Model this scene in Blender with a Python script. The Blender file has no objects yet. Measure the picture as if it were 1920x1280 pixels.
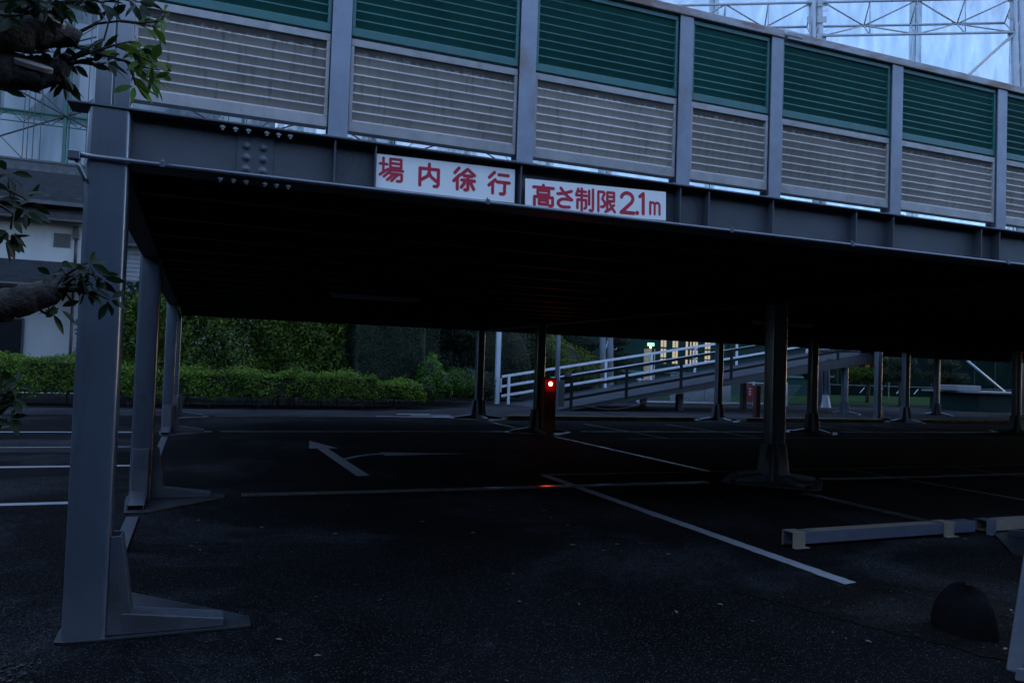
import bpy, math, random
import numpy as np
from mathutils import Vector, Matrix
rnd = random.Random(7)
NR = np.random.RandomState(11)
scene = bpy.context.scene
col = scene.collection

# ------------------------------------------------------------------ camera
H_EYE = 1.45
yaw, pitch, roll = math.radians(21.776), math.radians(1.851), math.radians(-1.96)
fw = Vector((math.sin(yaw)*math.cos(pitch), math.cos(yaw)*math.cos(pitch), math.sin(pitch)))
r_ = Vector((math.cos(yaw), -math.sin(yaw), 0)); d_ = fw.cross(r_)
rt = math.cos(roll)*r_ + math.sin(roll)*d_; dn = -math.sin(roll)*r_ + math.cos(roll)*d_
cam_d = bpy.data.cameras.new("camera"); cam = bpy.data.objects.new("camera", cam_d); col.objects.link(cam)
cam_d.sensor_width = 36.0; cam_d.lens = 1474.84/1920*36; cam_d.clip_end = 2000; cam_d.clip_start = 0.05
m = Matrix.Identity(4)
for i in range(3):
    m[i][0] = rt[i]; m[i][1] = -dn[i]; m[i][2] = -fw[i]
m[2][3] = H_EYE
cam.matrix_world = m
scene.camera = cam

# ------------------------------------------------------------------ light
SUN_EL, SUN_AZ = math.radians(3.0), math.radians(84)      # dusk, the sun almost down beyond the right end of the deck
w = bpy.data.worlds.new("World"); scene.world = w; w.use_nodes = True
wn = w.node_tree.nodes; wl = w.node_tree.links
bg = wn['Background']
sky = wn.new('ShaderNodeTexSky'); sky.sky_type = 'NISHITA'; sky.sun_disc = False
sky.sun_elevation = SUN_EL; sky.sun_rotation = SUN_AZ; sky.ozone_density = 3.0; sky.dust_density = 0.1; sky.air_density = 0.8
tc = wn.new('ShaderNodeTexCoord'); mp = wn.new('ShaderNodeMapping'); mp.inputs['Scale'].default_value = (1, 1, 2.2)
ns = wn.new('ShaderNodeTexNoise'); ns.inputs['Scale'].default_value = 2.2; ns.inputs['Detail'].default_value = 5; ns.inputs['Roughness'].default_value = .55
cr = wn.new('ShaderNodeValToRGB'); cr.color_ramp.elements[0].position = .38; cr.color_ramp.elements[1].position = .68
mx = wn.new('ShaderNodeMixRGB'); mx.inputs['Color2'].default_value = (.52, .72, 1.14, 1)
ml = wn.new('ShaderNodeMath'); ml.operation = 'MULTIPLY'; ml.inputs[1].default_value = .35
ad = wn.new('ShaderNodeMath'); ad.operation = 'ADD'; ad.inputs[1].default_value = .60
wl.new(tc.outputs['Generated'], mp.inputs['Vector']); wl.new(mp.outputs[0], ns.inputs['Vector'])
wl.new(ns.outputs['Fac'], cr.inputs['Fac']); wl.new(cr.outputs['Color'], ml.inputs[0])
wl.new(ml.outputs[0], ad.inputs[0]); wl.new(ad.outputs[0], mx.inputs['Fac']); wl.new(sky.outputs['Color'], mx.inputs['Color1'])
wl.new(mx.outputs['Color'], bg.inputs['Color'])
bg.inputs['Strength'].default_value = 0.15
sl = bpy.data.lights.new("sun", 'SUN'); so = bpy.data.objects.new("sun", sl); col.objects.link(so)
sl.energy = 0.04; sl.angle = math.radians(20); sl.color = (1, .93, .85)
sdir = Vector((math.sin(SUN_AZ)*math.cos(SUN_EL), math.cos(SUN_AZ)*math.cos(SUN_EL), math.sin(SUN_EL+.12)))
so.rotation_euler = sdir.to_track_quat('Z', 'Y').to_euler()
scene.view_settings.view_transform = 'Standard'; scene.view_settings.look = 'None'
scene.view_settings.exposure = 3.55; scene.view_settings.gamma = 1.0

# ------------------------------------------------------------------ materials
MATS = {}
def mat(name, c, rough=.6, metal=0., var=.25, scale=6., bump=0., bscale=40., spec=.5, c2=None, stretch=(1, 1, 1)):
    if name in MATS: return MATS[name]
    M = bpy.data.materials.new(name); M.use_nodes = True; n = M.node_tree.nodes; l = M.node_tree.links
    b = n['Principled BSDF']; b.inputs['Roughness'].default_value = rough; b.inputs['Metallic'].default_value = metal
    b.inputs['Specular IOR Level'].default_value = spec
    t = n.new('ShaderNodeTexCoord'); mp = n.new('ShaderNodeMapping'); mp.inputs['Scale'].default_value = stretch
    l.new(t.outputs['Object'], mp.inputs['Vector'])
    no = n.new('ShaderNodeTexNoise'); no.inputs['Scale'].default_value = scale; no.inputs['Detail'].default_value = 6; no.inputs['Roughness'].default_value = .62
    l.new(mp.outputs[0], no.inputs['Vector'])
    ra = n.new('ShaderNodeValToRGB'); ra.color_ramp.elements[0].position = .3; ra.color_ramp.elements[1].position = .7
    lo = [v*(1-var) for v in c]; hi = [min(1, v*(1+var)) for v in c]
    if c2: lo = c2
    ra.color_ramp.elements[0].color = (*lo, 1); ra.color_ramp.elements[1].color = (*hi, 1)
    l.new(no.outputs['Fac'], ra.inputs['Fac']); l.new(ra.outputs['Color'], b.inputs['Base Color'])
    if bump:
        n2 = n.new('ShaderNodeTexNoise'); n2.inputs['Scale'].default_value = bscale; n2.inputs['Detail'].default_value = 4
        l.new(t.outputs['Object'], n2.inputs['Vector'])
        bu = n.new('ShaderNodeBump'); bu.inputs['Strength'].default_value = bump; bu.inputs['Distance'].default_value = .01
        l.new(n2.outputs['Fac'], bu.inputs['Height']); l.new(bu.outputs['Normal'], b.inputs['Normal'])
    MATS[name] = M
    return M
def stain(M, c, lo, hi, scale, stretch, amount=1.):
    """blend a second colour over the base colour by a stretched noise: rust, drips, dirt"""
    n = M.node_tree.nodes; l = M.node_tree.links; b = n['Principled BSDF']
    src = b.inputs['Base Color'].links[0].from_socket
    t = n.new('ShaderNodeTexCoord'); mp = n.new('ShaderNodeMapping'); mp.inputs['Scale'].default_value = stretch; mp.inputs['Location'].default_value = (3.1, 1.7, .4)
    no = n.new('ShaderNodeTexNoise'); no.inputs['Scale'].default_value = scale; no.inputs['Detail'].default_value = 7; no.inputs['Roughness'].default_value = .65
    l.new(t.outputs['Object'], mp.inputs['Vector']); l.new(mp.outputs[0], no.inputs['Vector'])
    ra = n.new('ShaderNodeMapRange'); ra.inputs['From Min'].default_value = lo; ra.inputs['From Max'].default_value = hi; ra.inputs['To Max'].default_value = amount
    l.new(no.outputs['Fac'], ra.inputs['Value'])
    mi = n.new('ShaderNodeMixRGB'); mi.inputs['Color2'].default_value = (*c, 1)
    l.new(ra.outputs[0], mi.inputs['Fac']); l.new(src, mi.inputs['Color1']); l.new(mi.outputs['Color'], b.inputs['Base Color'])
    return M
def emis(name, c, s):
    M = bpy.data.materials.new(name); M.use_nodes = True; n = M.node_tree.nodes; b = n['Principled BSDF']
    b.inputs['Base Color'].default_value = (*[.06*min(1, v) for v in c], 1); b.inputs['Roughness'].default_value = .3
    b.inputs['Emission Color'].default_value = (*c, 1); b.inputs['Emission Strength'].default_value = s
    MATS[name] = M; return M

STEEL = stain(stain(mat('steel_paint', (.066, .083, .112), .32, 0, .16, 3, .05, 120), (.042, .045, .052), .50, .70, 9, (1, 1, .10), .8), (.055, .036, .026), .66, .74, 5, (1, 1, .5), .9)
b_ = STEEL.node_tree.nodes['Principled BSDF']; b_.inputs['Coat Weight'].default_value = 1.; b_.inputs['Coat Roughness'].default_value = .18; b_.inputs['Coat IOR'].default_value = 1.75
GIRDER = stain(mat('girder_paint', (.062, .070, .085), .5, 0, .2, 2.5, .12, 90), (.05, .042, .038), .58, .75, 3, (1, 1, .5), .6)
POST = stain(mat('post_zinc', (.235, .265, .33), .5, 0, .18, 5, .1, 80), (.20, .13, .085), .56, .72, 3.2, (1, 1, .5), .7)
RAILM = stain(mat('rail_zinc', (.30, .30, .32), .55, 0, .2, 4), (.17, .085, .05), .45, .62, 4, (.6, 1, 2.2), .9)
TAN = stain(mat('louvre_tan', (.44, .40, .37), .6, 0, .12, 3), (.12, .10, .085), .52, .74, 5, (7, 1, .7), .7)
def drips(M, c):
    n = M.node_tree.nodes; l = M.node_tree.links; b = n['Principled BSDF']
    src = b.inputs['Base Color'].links[0].from_socket
    t = n.new('ShaderNodeTexCoord'); sx = n.new('ShaderNodeSeparateXYZ'); l.new(t.outputs['Object'], sx.inputs[0])
    mp = n.new('ShaderNodeMapping'); mp.inputs['Scale'].default_value = (1, 1, .06); l.new(t.outputs['Object'], mp.inputs['Vector'])
    no = n.new('ShaderNodeTexNoise'); no.inputs['Scale'].default_value = 38; no.inputs['Detail'].default_value = 4; l.new(mp.outputs[0], no.inputs['Vector'])
    ln = n.new('ShaderNodeMath'); ln.operation = 'MULTIPLY_ADD'; ln.inputs[1].default_value = .10; ln.inputs[2].default_value = 3.158; l.new(no.outputs['Fac'], ln.inputs[0])
    d = n.new('ShaderNodeMath'); d.operation = 'SUBTRACT'; l.new(sx.outputs['Z'], d.inputs[0]); l.new(ln.outputs[0], d.inputs[1])
    r = n.new('ShaderNodeMapRange'); r.inputs['From Min'].default_value = 0; r.inputs['From Max'].default_value = .02; r.inputs['To Max'].default_value = .8; l.new(d.outputs[0], r.inputs['Value'])
    mi = n.new('ShaderNodeMixRGB'); mi.inputs['Color2'].default_value = (*c, 1); l.new(r.outputs[0], mi.inputs['Fac']); l.new(src, mi.inputs['Color1']); l.new(mi.outputs['Color'], b.inputs['Base Color'])
drips(TAN, (.10, .088, .078))
def vary(M, amt):
    n = M.node_tree.nodes; l = M.node_tree.links; b = n['Principled BSDF']; src = b.inputs['Base Color'].links[0].from_socket
    oi = n.new('ShaderNodeObjectInfo'); mr = n.new('ShaderNodeMapRange'); mr.inputs['To Min'].default_value = 1-amt; mr.inputs['To Max'].default_value = 1+amt; l.new(oi.outputs['Random'], mr.inputs['Value'])
    hv = n.new('ShaderNodeHueSaturation'); l.new(mr.outputs[0], hv.inputs['Value']); l.new(src, hv.inputs['Color']); l.new(hv.outputs['Color'], b.inputs['Base Color'])
vary(TAN, .14)
TANF = stain(mat('louvre_frame_grey', (.34, .33, .33), .55, 0, .18, 8), (.2, .175, .15), .52, .72, 9, (1, 1, 1), .7)
GREEN = stain(mat('louvre_green', (.020, .112, .096), .5, 0, .15, 3), (.015, .06, .05), .55, .75, 5, (6, 1, .7), .7)
GREENF = stain(mat('louvre_frame_green', (.024, .125, .12), .45, 0, .15, 6), (.10, .13, .12), .56, .75, 9, (1, 1, 1), .6)
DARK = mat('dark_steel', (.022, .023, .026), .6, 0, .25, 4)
WETBAR = stain(mat('wet_steel_bar', (.10, .105, .115), .16, .3, .3, 7, .25, 30), (.12, .05, .02), .5, .66, 5, (1, 1, 1), .9)
BASEM = stain(mat('base_steel', (.050, .058, .075), .38, 0, .25, 4, .2, 60), (.03, .03, .03), .52, .70, 4, (1, 1, 1), .8)
SIGNW = stain(mat('sign_white', (.86, .86, .85), .45, 0, .03, 5), (.5, .47, .42), .64, .80, 5, (1, 1, .4), .6)
SIGNR = stain(mat('sign_red', (.48, .010, .038), .5, 0, .1, 12), (.62, .35, .36), .70, .78, 9, (1.5, 1, .8), .5)
WHITEP = mat('white_paint', (.38, .41, .46), .5, 0, .12, 3)
PLASTER = stain(mat('white_plaster', (.33, .33, .335), .85, 0, .06, 2, .15, 120), (.30, .295, .29), .58, .8, 1.2, (1, 1, .4), .5)
TILE = mat('roof_tile', (.034, .039, .050), .6, 0, .3, 4, .2, 20)
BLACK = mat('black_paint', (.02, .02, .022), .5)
WINDOWD = mat('dark_window', (.012, .013, .016), .12, 0, .2, 3)
BARK = stain(mat('bark', (.034, .027, .023), .9, 0, .45, 14, 1., 60), (.10, .085, .07), .60, .72, 9, (1, 1, 1), .8)
CUT = mat('cut_wood', (.38, .33, .29), .85, 0, .3, 14, .3, 60)
BLUEB = stain(mat('blue_bar', (.062, .076, .115), .5, 0, .15, 6, .2, 60), (.07, .07, .08), .56, .7, 5, (1, 1, 1), .6)
PLATE = stain(mat('base_plate_steel', (.022, .026, .032), .35, 0, .3, 3, .2, 60), (.012, .012, .013), .48, .62, 5, (1, 1, 1), .85)
STANDW = mat('stand_white', (.115, .132, .155), .6, 0, .2, 6, .1, 80)
CREAM = stain(mat('cream_band', (.18, .155, .12), .6, 0, .15, 10), (.2, .17, .13), .52, .72, 10, (1, 1, 1), .7)
ROCKM = mat('rock', (.0050, .0050, .0056), .95, 0, .5, 5, .9, 18, spec=.06)
YELLOW = stain(mat('kerb_yellow', (.16, .12, .035), .7, 0, .25, 4), (.035, .033, .03), .45, .62, 2.5, (1, 1, 1), .9)
REDBOX = mat('red_cabinet', (.22, .008, .007), .38, 0, .1, 5)
YST0 = mat('label_yellow', (.30, .22, .03), .6)
RUSTRED = mat('red_oxide', (.045, .006, .005), .6, 0, .25, 5)
GREENPOLE = mat('green_pole', (.010, .068, .058), .6, 0, .2, 2)
WHITEPOLE = mat('white_pole', (.28, .32, .385), .45, 0, .1, 2)
DKGREEN = mat('dark_green_wall', (.006, .022, .020), .8, 0, .2, 2, spec=.1)
CONC = mat('concrete', (.26, .26, .26), .85, 0, .15, 3, .3, 30)
RAMPM = stain(mat('ramp_deck', (.034, .039, .049), .9, 0, .12, 2, .3, 60, spec=.06), (.022, .023, .027), .52, .7, 2, (1, .3, 1), .7)
SIDING = mat('grey_siding', (.18, .19, .21), .7, 0, .12, 2)
GRASSM = mat('grass_green', (.010, .030, .008), .95, 0, .35, 3, .6, 60, spec=.02)
CABLE = mat('cable', (.03, .035, .04), .6)
LEDRED = emis('lamp_red', (1., .085, .045), 8.)
WINLIT = emis('window_light', (1., .84, .55), .040)
EXITG = emis('exit_green', (.30, 1., .50), .18)
WARM = emis('warm_lamp', (1., .62, .28), .8)
LAMPW = emis('far_lamp', (1., .82, .72), .16)

def asphalt(name, c, speck=.10):
    M = bpy.data.materials.new(name); M.use_nodes = True; n = M.node_tree.nodes; l = M.node_tree.links; b = n['Principled BSDF']
    t = n.new('ShaderNodeTexCoord')
    big = n.new('ShaderNodeTexNoise'); big.inputs['Scale'].default_value = .9; big.inputs['Detail'].default_value = 7; big.inputs['Roughness'].default_value = .6
    vo = n.new('ShaderNodeTexVoronoi'); vo.inputs['Scale'].default_value = 130
    fi = n.new('ShaderNodeTexNoise'); fi.inputs['Scale'].default_value = 60; fi.inputs['Detail'].default_value = 4
    for k in (big, vo, fi): l.new(t.outputs['Object'], k.inputs['Vector'])
    ra = n.new('ShaderNodeValToRGB'); ra.color_ramp.elements[0].position = .36; ra.color_ramp.elements[1].position = .66
    ra.color_ramp.elements[0].color = (*[v*.62 for v in c], 1); ra.color_ramp.elements[1].color = (*[v*1.5 for v in c], 1)
    l.new(big.outputs['Fac'], ra.inputs['Fac'])
    # pale aggregate stones showing here and there
    sep = n.new('ShaderNodeSeparateColor'); l.new(vo.outputs['Color'], sep.inputs['Color'])
    gt = n.new('ShaderNodeMapRange'); gt.inputs['From Min'].default_value = .80; gt.inputs['From Max'].default_value = .99; l.new(sep.outputs['Red'], gt.inputs['Value'])
    ed = n.new('ShaderNodeMapRange'); ed.inputs['From Min'].default_value = .55; ed.inputs['From Max'].default_value = .25; l.new(vo.outputs['Distance'], ed.inputs['Value'])
    mu = n.new('ShaderNodeMath'); mu.operation = 'MULTIPLY'; l.new(gt.outputs[0], mu.inputs[0]); l.new(ed.outputs[0], mu.inputs[1])
    mi = n.new('ShaderNodeMixRGB'); mi.inputs['Color2'].default_value = (speck, speck, speck*1.02, 1)
    l.new(mu.outputs[0], mi.inputs['Fac']); l.new(ra.outputs['Color'], mi.inputs['Color1']); l.new(mi.outputs['Color'], b.inputs['Base Color'])
    pn = n.new('ShaderNodeTexNoise'); pn.inputs['Scale'].default_value = .42; pn.inputs['Detail'].default_value = 8; pn.inputs['Roughness'].default_value = .68; pn.inputs['Distortion'].default_value = .5
    l.new(t.outputs['Object'], pn.inputs['Vector'])
    pr_ = n.new('ShaderNodeMapRange'); pr_.inputs['From Min'].default_value = .50; pr_.inputs['From Max'].default_value = .60; l.new(pn.outputs['Fac'], pr_.inputs['Value'])
    g2 = n.new('ShaderNodeMapRange'); g2.inputs['From Min'].default_value = .45; g2.inputs['From Max'].default_value = .95; g2.inputs['To Max'].default_value = .62; l.new(sep.outputs['Green'], g2.inputs['Value'])
    m2 = n.new('ShaderNodeMath'); m2.operation = 'MULTIPLY'; l.new(pr_.outputs[0], m2.inputs[0]); l.new(g2.outputs[0], m2.inputs[1])
    mi2 = n.new('ShaderNodeMixRGB'); mi2.inputs['Color2'].default_value = (speck*.7, speck*.75, speck*.85, 1)
    l.new(m2.outputs[0], mi2.inputs['Fac']); l.new(mi.outputs['Color'], mi2.inputs['Color1']); l.new(mi2.outputs['Color'], b.inputs['Base Color'])
    b.inputs['Roughness'].default_value = .9; b.inputs['Specular IOR Level'].default_value = .03
    bu = n.new('ShaderNodeBump'); bu.inputs['Strength'].default_value = .7; bu.inputs['Distance'].default_value = .006
    ad = n.new('ShaderNodeMath'); ad.operation = 'ADD'; l.new(fi.outputs['Fac'], ad.inputs[0]); l.new(mu.outputs[0], ad.inputs[1])
    l.new(ad.outputs[0], bu.inputs['Height']); l.new(bu.outputs['Normal'], b.inputs['Normal'])
    MATS[name] = M; return M
ASPH = asphalt('asphalt', (.0042, .0045, .0053))
SOIL = asphalt('soil', (.0045, .0042, .0040), .075)
ROADM = asphalt('asphalt_pale', (.0150, .0168, .0205))

def paintline(name, c, wear=.55):
    M = mat(name, c, .7, 0, .1, 6, .3, 90)
    return stain(M, (.012, .012, .014), wear, wear+.13, 26, (1, 1, 1), .95)
LINE = paintline('line_paint', (.225, .235, .255), .60)
LINEW = paintline('line_paint_worn', (.105, .11, .12), .50)
ARROW = paintline('arrow_paint', (.165, .17, .185), .58)

def leafmat(name, c, var=.5, trans=.25, rough=.45):
    M = bpy.data.materials.new(name); M.use_nodes = True; n = M.node_tree.nodes; l = M.node_tree.links; b = n['Principled BSDF']
    at = n.new('ShaderNodeAttribute'); at.attribute_name = 'tone'
    ra = n.new('ShaderNodeValToRGB')
    ra.color_ramp.elements[0].color = (*[v*(1-var) for v in c], 1); ra.color_ramp.elements[1].color = (c[0]*(1+var*1.2), c[1]*(1+var), c[2]*(1+var*.6), 1)
    l.new(at.outputs['Fac'], ra.inputs['Fac']); l.new(ra.outputs['Color'], b.inputs['Base Color'])
    b.inputs['Roughness'].default_value = rough; b.inputs['Specular IOR Level'].default_value = .14
    tr = n.new('ShaderNodeBsdfTranslucent'); mi = n.new('ShaderNodeMixShader'); mi.inputs['Fac'].default_value = trans
    l.new(ra.outputs['Color'], tr.inputs['Color']); l.new(b.outputs[0], mi.inputs[1]); l.new(tr.outputs[0], mi.inputs[2])
    l.new(mi.outputs[0], n['Material Output'].inputs['Surface'])
    MATS[name] = M; return M
L_HEDGE = leafmat('leaf_hedge', (.074, .136, .016), rough=.6)
L_TALL = leafmat('leaf_tall', (.048, .082, .012), rough=.6)
L_DARK = leafmat('leaf_dark', (.014, .029, .017))
L_BRIGHT = leafmat('leaf_bright', (.040, .102, .015), rough=.6)
L_PINE = leafmat('leaf_pine', (.012, .022, .013))
L_NEAR = leafmat('leaf_near', (.012, .025, .010), .4, .25, .35)
L_NEARB = leafmat('leaf_near_young', (.068, .125, .018), .4, .35, .35)
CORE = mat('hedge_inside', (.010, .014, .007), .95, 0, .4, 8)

def netmat(name, c, cover, var, scale, stretch):
    M = bpy.data.materials.new(name); M.use_nodes = True; n = M.node_tree.nodes; l = M.node_tree.links
    for k in list(n):
        if k.type == 'BSDF_PRINCIPLED': n.remove(k)
    t = n.new('ShaderNodeTexCoord'); mp = n.new('ShaderNodeMapping'); mp.inputs['Scale'].default_value = stretch
    no = n.new('ShaderNodeTexNoise'); no.inputs['Scale'].default_value = scale; no.inputs['Detail'].default_value = 5; no.inputs['Distortion'].default_value = .6
    l.new(t.outputs['Object'], mp.inputs['Vector']); l.new(mp.outputs[0], no.inputs['Vector'])
    ra = n.new('ShaderNodeMapRange'); ra.inputs['From Min'].default_value = .3; ra.inputs['From Max'].default_value = .7
    ra.inputs['To Min'].default_value = cover-var; ra.inputs['To Max'].default_value = cover+var
    l.new(no.outputs['Fac'], ra.inputs['Value'])
    d = n.new('ShaderNodeBsdfDiffuse'); d.inputs['Color'].default_value = (*c, 1)
    tl = n.new('ShaderNodeBsdfTranslucent'); tl.inputs['Color'].default_value = (*c, 1)
    dm = n.new('ShaderNodeMixShader'); l.new(d.outputs[0], dm.inputs[1]); l.new(tl.outputs[0], dm.inputs[2])
    tr = n.new('ShaderNodeBsdfTransparent'); mi = n.new('ShaderNodeMixShader')
    l.new(ra.outputs[0], mi.inputs['Fac']); l.new(tr.outputs[0], mi.inputs[1]); l.new(dm.outputs[0], mi.inputs[2])
    l.new(mi.outputs[0], n['Material Output'].inputs['Surface'])
    MATS[name] = M; return M
NETG = netmat('net_green', (.018, .052, .086), .90, .05, .35, (1, 1, .22))
NETW = netmat('net_pale', (.115, .185, .28), .66, .10, .5, (1, 1, .35))
NETS = netmat('net_seam', (.014, .048, .056), .46, .16, 3., (1, 1, .15))
NETD = netmat('net_dark', (.004, .016, .015), .97, .03, .5, (1, 1, .3))

# ------------------------------------------------------------------ mesh building
class MB:
    def __init__(s): s.v = []; s.f = []
    def add(s, vs, fs):
        o = len(s.v); s.v += [tuple(p) for p in vs]; s.f += [tuple(i+o for i in f) for f in fs]; return s
    def box(s, x0, x1, y0, y1, z0, z1):
        return s.add([(x0,y0,z0),(x1,y0,z0),(x1,y1,z0),(x0,y1,z0),(x0,y0,z1),(x1,y0,z1),(x1,y1,z1),(x0,y1,z1)],
                     [(0,3,2,1),(4,5,6,7),(0,1,5,4),(1,2,6,5),(2,3,7,6),(3,0,4,7)])
    def bar(s, a, b, wd, ht=None, up=(0, 0, 1)):
        a = Vector(a); b = Vector(b); ht = ht or wd; d = (b-a).normalized(); u = Vector(up)
        if abs(d.dot(u)) > .98: u = Vector((0, 1, 0))
        sx = d.cross(u).normalized()*(wd/2); sz = sx.cross(d).normalized()*(ht/2)
        return s.add([a-sx-sz, a+sx-sz, a+sx+sz, a-sx+sz, b-sx-sz, b+sx-sz, b+sx+sz, b-sx+sz],
                     [(3,2,1,0),(4,5,6,7),(0,1,5,4),(1,2,6,5),(2,3,7,6),(3,0,4,7)])
    def tube(s, pts, rad, n=8, cap=True):
        pts = [Vector(p) for p in pts]; rs = rad if isinstance(rad, (list, tuple)) else [rad]*len(pts)
        o = len(s.v); prev = None
        for i, p in enumerate(pts):
            d = (pts[min(i+1, len(pts)-1)]-pts[max(i-1, 0)]).normalized()
            if prev is None:
                u = Vector((0, 0, 1)) if abs(d.z) < .9 else Vector((1, 0, 0))
                sx = d.cross(u).normalized()
            else: sx = (prev-d*prev.dot(d)).normalized()
            prev = sx; sy = d.cross(sx)
            for k in range(n):
                a = 2*math.pi*k/n; s.v.append(tuple(p+(sx*math.cos(a)+sy*math.sin(a))*rs[i]))
        for i in range(len(pts)-1):
            for k in range(n):
                k2 = (k+1) % n; s.f.append((o+i*n+k, o+i*n+k2, o+(i+1)*n+k2, o+(i+1)*n+k))
        if cap:
            s.f.append(tuple(o+k for k in range(n-1, -1, -1))); s.f.append(tuple(o+(len(pts)-1)*n+k for k in range(n)))
        return s
    def prism(s, poly, z0, z1):
        n = len(poly)
        return s.add([(x, y, z0) for x, y in poly]+[(x, y, z1) for x, y in poly],
                     [tuple(range(n-1, -1, -1)), tuple(range(n, 2*n))]+[(i, (i+1) % n, n+(i+1) % n, n+i) for i in range(n)])
    def dome(s, c, ax, r, h, n=10, m=4):
        """rounded head: c centre of its foot, ax the direction it stands out"""
        c = Vector(c); ax = Vector(ax).normalized(); u = Vector((0, 0, 1)) if abs(ax.z) < .9 else Vector((1, 0, 0))
        sx = ax.cross(u).normalized(); sy = ax.cross(sx); o = len(s.v)
        for j in range(m):
            t = j/m*math.pi/2
            for k in range(n):
                a = 2*math.pi*k/n; s.v.append(tuple(c+(sx*math.cos(a)+sy*math.sin(a))*r*math.cos(t)+ax*h*math.sin(t)))
        s.v.append(tuple(c+ax*h)); top = len(s.v)-1
        for j in range(m-1):
            for k in range(n): s.f.append((o+j*n+k, o+j*n+(k+1) % n, o+(j+1)*n+(k+1) % n, o+(j+1)*n+k))
        for k in range(n): s.f.append((o+(m-1)*n+k, o+(m-1)*n+(k+1) % n, top))
        return s
    def build(s, name, material, parent=None, bevel=0, smooth=False, seg=2):
        me = bpy.data.meshes.new(name); me.from_pydata(s.v, [], s.f); me.update()
        o = bpy.data.objects.new(name, me); col.objects.link(o)
        if material: me.materials.append(material)
        if parent: o.parent = parent; o.matrix_parent_inverse = Matrix.Translation(parent_loc(parent)).inverted()
        if bevel:
            b = o.modifiers.new('bevel', 'BEVEL'); b.width = bevel; b.segments = seg; b.limit_method = 'ANGLE'; b.angle_limit = math.radians(40)
            me.shade_smooth()
            b.harden_normals = True
        elif smooth: me.shade_smooth()
        return o
def parent_loc(p):
    v = Vector((0, 0, 0))
    return p.location.copy() if p.type == 'EMPTY' else v      # mesh parts keep their world position
def tag(o, label=None, cat=None, group=None, kind=None):
    if label: o['label'] = label
    if cat: o['category'] = cat
    if group: o['group'] = group
    if kind: o['kind'] = kind
    return o
def thing(name, label, cat, loc=(0, 0, 0), group=None):
    o = bpy.data.objects.new(name, None); col.objects.link(o); o.location = loc; o.empty_display_size = .2
    return tag(o, label, cat, group)
def copy_tree(o, parent=None):
    c = o.copy(); col.objects.link(c)
    if parent:
        c.parent = parent
    for ch in list(o.children): copy_tree(ch, c)
    return c

# ------------------------------------------------------------------ ground
g = MB().add([(-300, -200, 0), (500, -200, 0), (500, 500, 0), (-300, 500, 0)], [(0, 1, 2, 3)])
tag(g.build('parking_lot', ASPH), 'dark damp asphalt of the parking lot', kind='structure')
r = MB().add([(-60, 20.55, .004), (30.5, 20.55, .004), (30.5, 23.1, .004), (8.6, 25.9, .004), (8.6, 29.5, .004), (6.6, 25.2, .004), (1.5, 23.3, .004), (-60, 22.7, .004)], [(0, 1, 2, 3, 4, 5, 6, 7)])
MB().add([(-60, 20.62, .004), (11.0, 20.62, .004), (11.0, 29.0, .004), (9.2, 29.0, .004), (6.8, 25.6, .004), (1.5, 23.4, .004), (-60, 22.8, .004)], [(0, 1, 2, 3, 4, 5, 6)]).build('road', ROADM)['kind'] = 'structure'
MB().add([(11.0, 20.62, .004), (42, 20.62, .004), (42, 30.4, .004), (11.0, 30.4, .004)], [(0, 1, 2, 3)]).build('path', ROADM)['kind'] = 'structure'
MB().add([(-60, 12.9, .004), (-.85, 12.9, .004), (-.85, 14.75, .004), (-60, 14.75, .004)], [(0, 1, 2, 3)]).build('pavement', ROADM)['kind'] = 'structure'
def strip(a, b, wd, z=.004, jit=.006, mt=LINE, name='parking_line'):
    a = Vector((*a, 0)); b = Vector((*b, 0)); d = (b-a); L = d.length; d.normalize(); n_ = Vector((-d.y, d.x, 0))
    k = max(2, int(L/.05)); k = min(k, 160); mb = MB()
    for i in range(k+1):
        p = a+d*(L*i/k); e1, e2 = rnd.uniform(-jit, jit), rnd.uniform(-jit, jit)
        mb.v.append((*(p+n_*(wd/2+e1)).xy, z)); mb.v.append((*(p-n_*(wd/2+e2)).xy, z))
    mb.f = [(2*i+1, 2*i+3, 2*i+2, 2*i) for i in range(k)]
    o = mb.build(name, mt); o['kind'] = 'structure'; return o
strip((4.36, 4.03), (4.43, 9.72), .125)
strip((4.38, 9.78), (30, 9.78), .10, mt=LINEW)
for x in (9.72, 12.1, 14.5, 17.3, 19.7): strip((x, 4.2), (x, 9.71), .10, mt=LINEW)
for x in (9.65, 12.18, 17.3, 19.8): strip((x, 14.82), (x, 18.75), .10, mt=LINEW)
strip((8.6, 14.75), (30, 14.75), .10, mt=LINEW)
for yy, wd in ((16.2, .14), (11.35, .14), (8.62, .13)): strip((-12, yy), (-.72, yy), wd)
strip((-12, 13.6), (-.9, 13.6), .06, z=.008, mt=LINE)
for a, b in (((4.5, 21.05), (6.3, 19.5)),): strip((4.55, 21.0), (6.55, 20.75), .10, z=.008)
strip((5.3, 21.9), (6.3, 21.95), .16, z=.008); strip((5.6, 21.4), (6.75, 21.5), .16, z=.008); strip((6.1, 20.95), (7.0, 21.05), .16, z=.008)
ar = MB()
ar.add([(1.945, 10.02, .004), (2.115, 10.02, .004), (2.07, 13.22, .004), (1.90, 13.18, .004)], [(0, 1, 2, 3)])
ar.add([(1.77, 13.23, .004), (2.24, 13.23, .004), (1.94, 14.5, .004)], [(0, 1, 2)])
cv = []
for i in range(9):
    t = i/8; cv.append((2.085+t*.70, 11.75+.62*math.sin(t*math.pi/2), .16-.0*t))
for i in range(8):
    (xa, ya, wa), (xb, yb, wb) = cv[i], cv[i+1]
    ar.add([(xa, ya-wa/2, .004), (xb, yb-wb/2, .004), (xb, yb+wb/2, .004), (xa, ya+wa/2, .004)], [(0, 1, 2, 3)])
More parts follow.
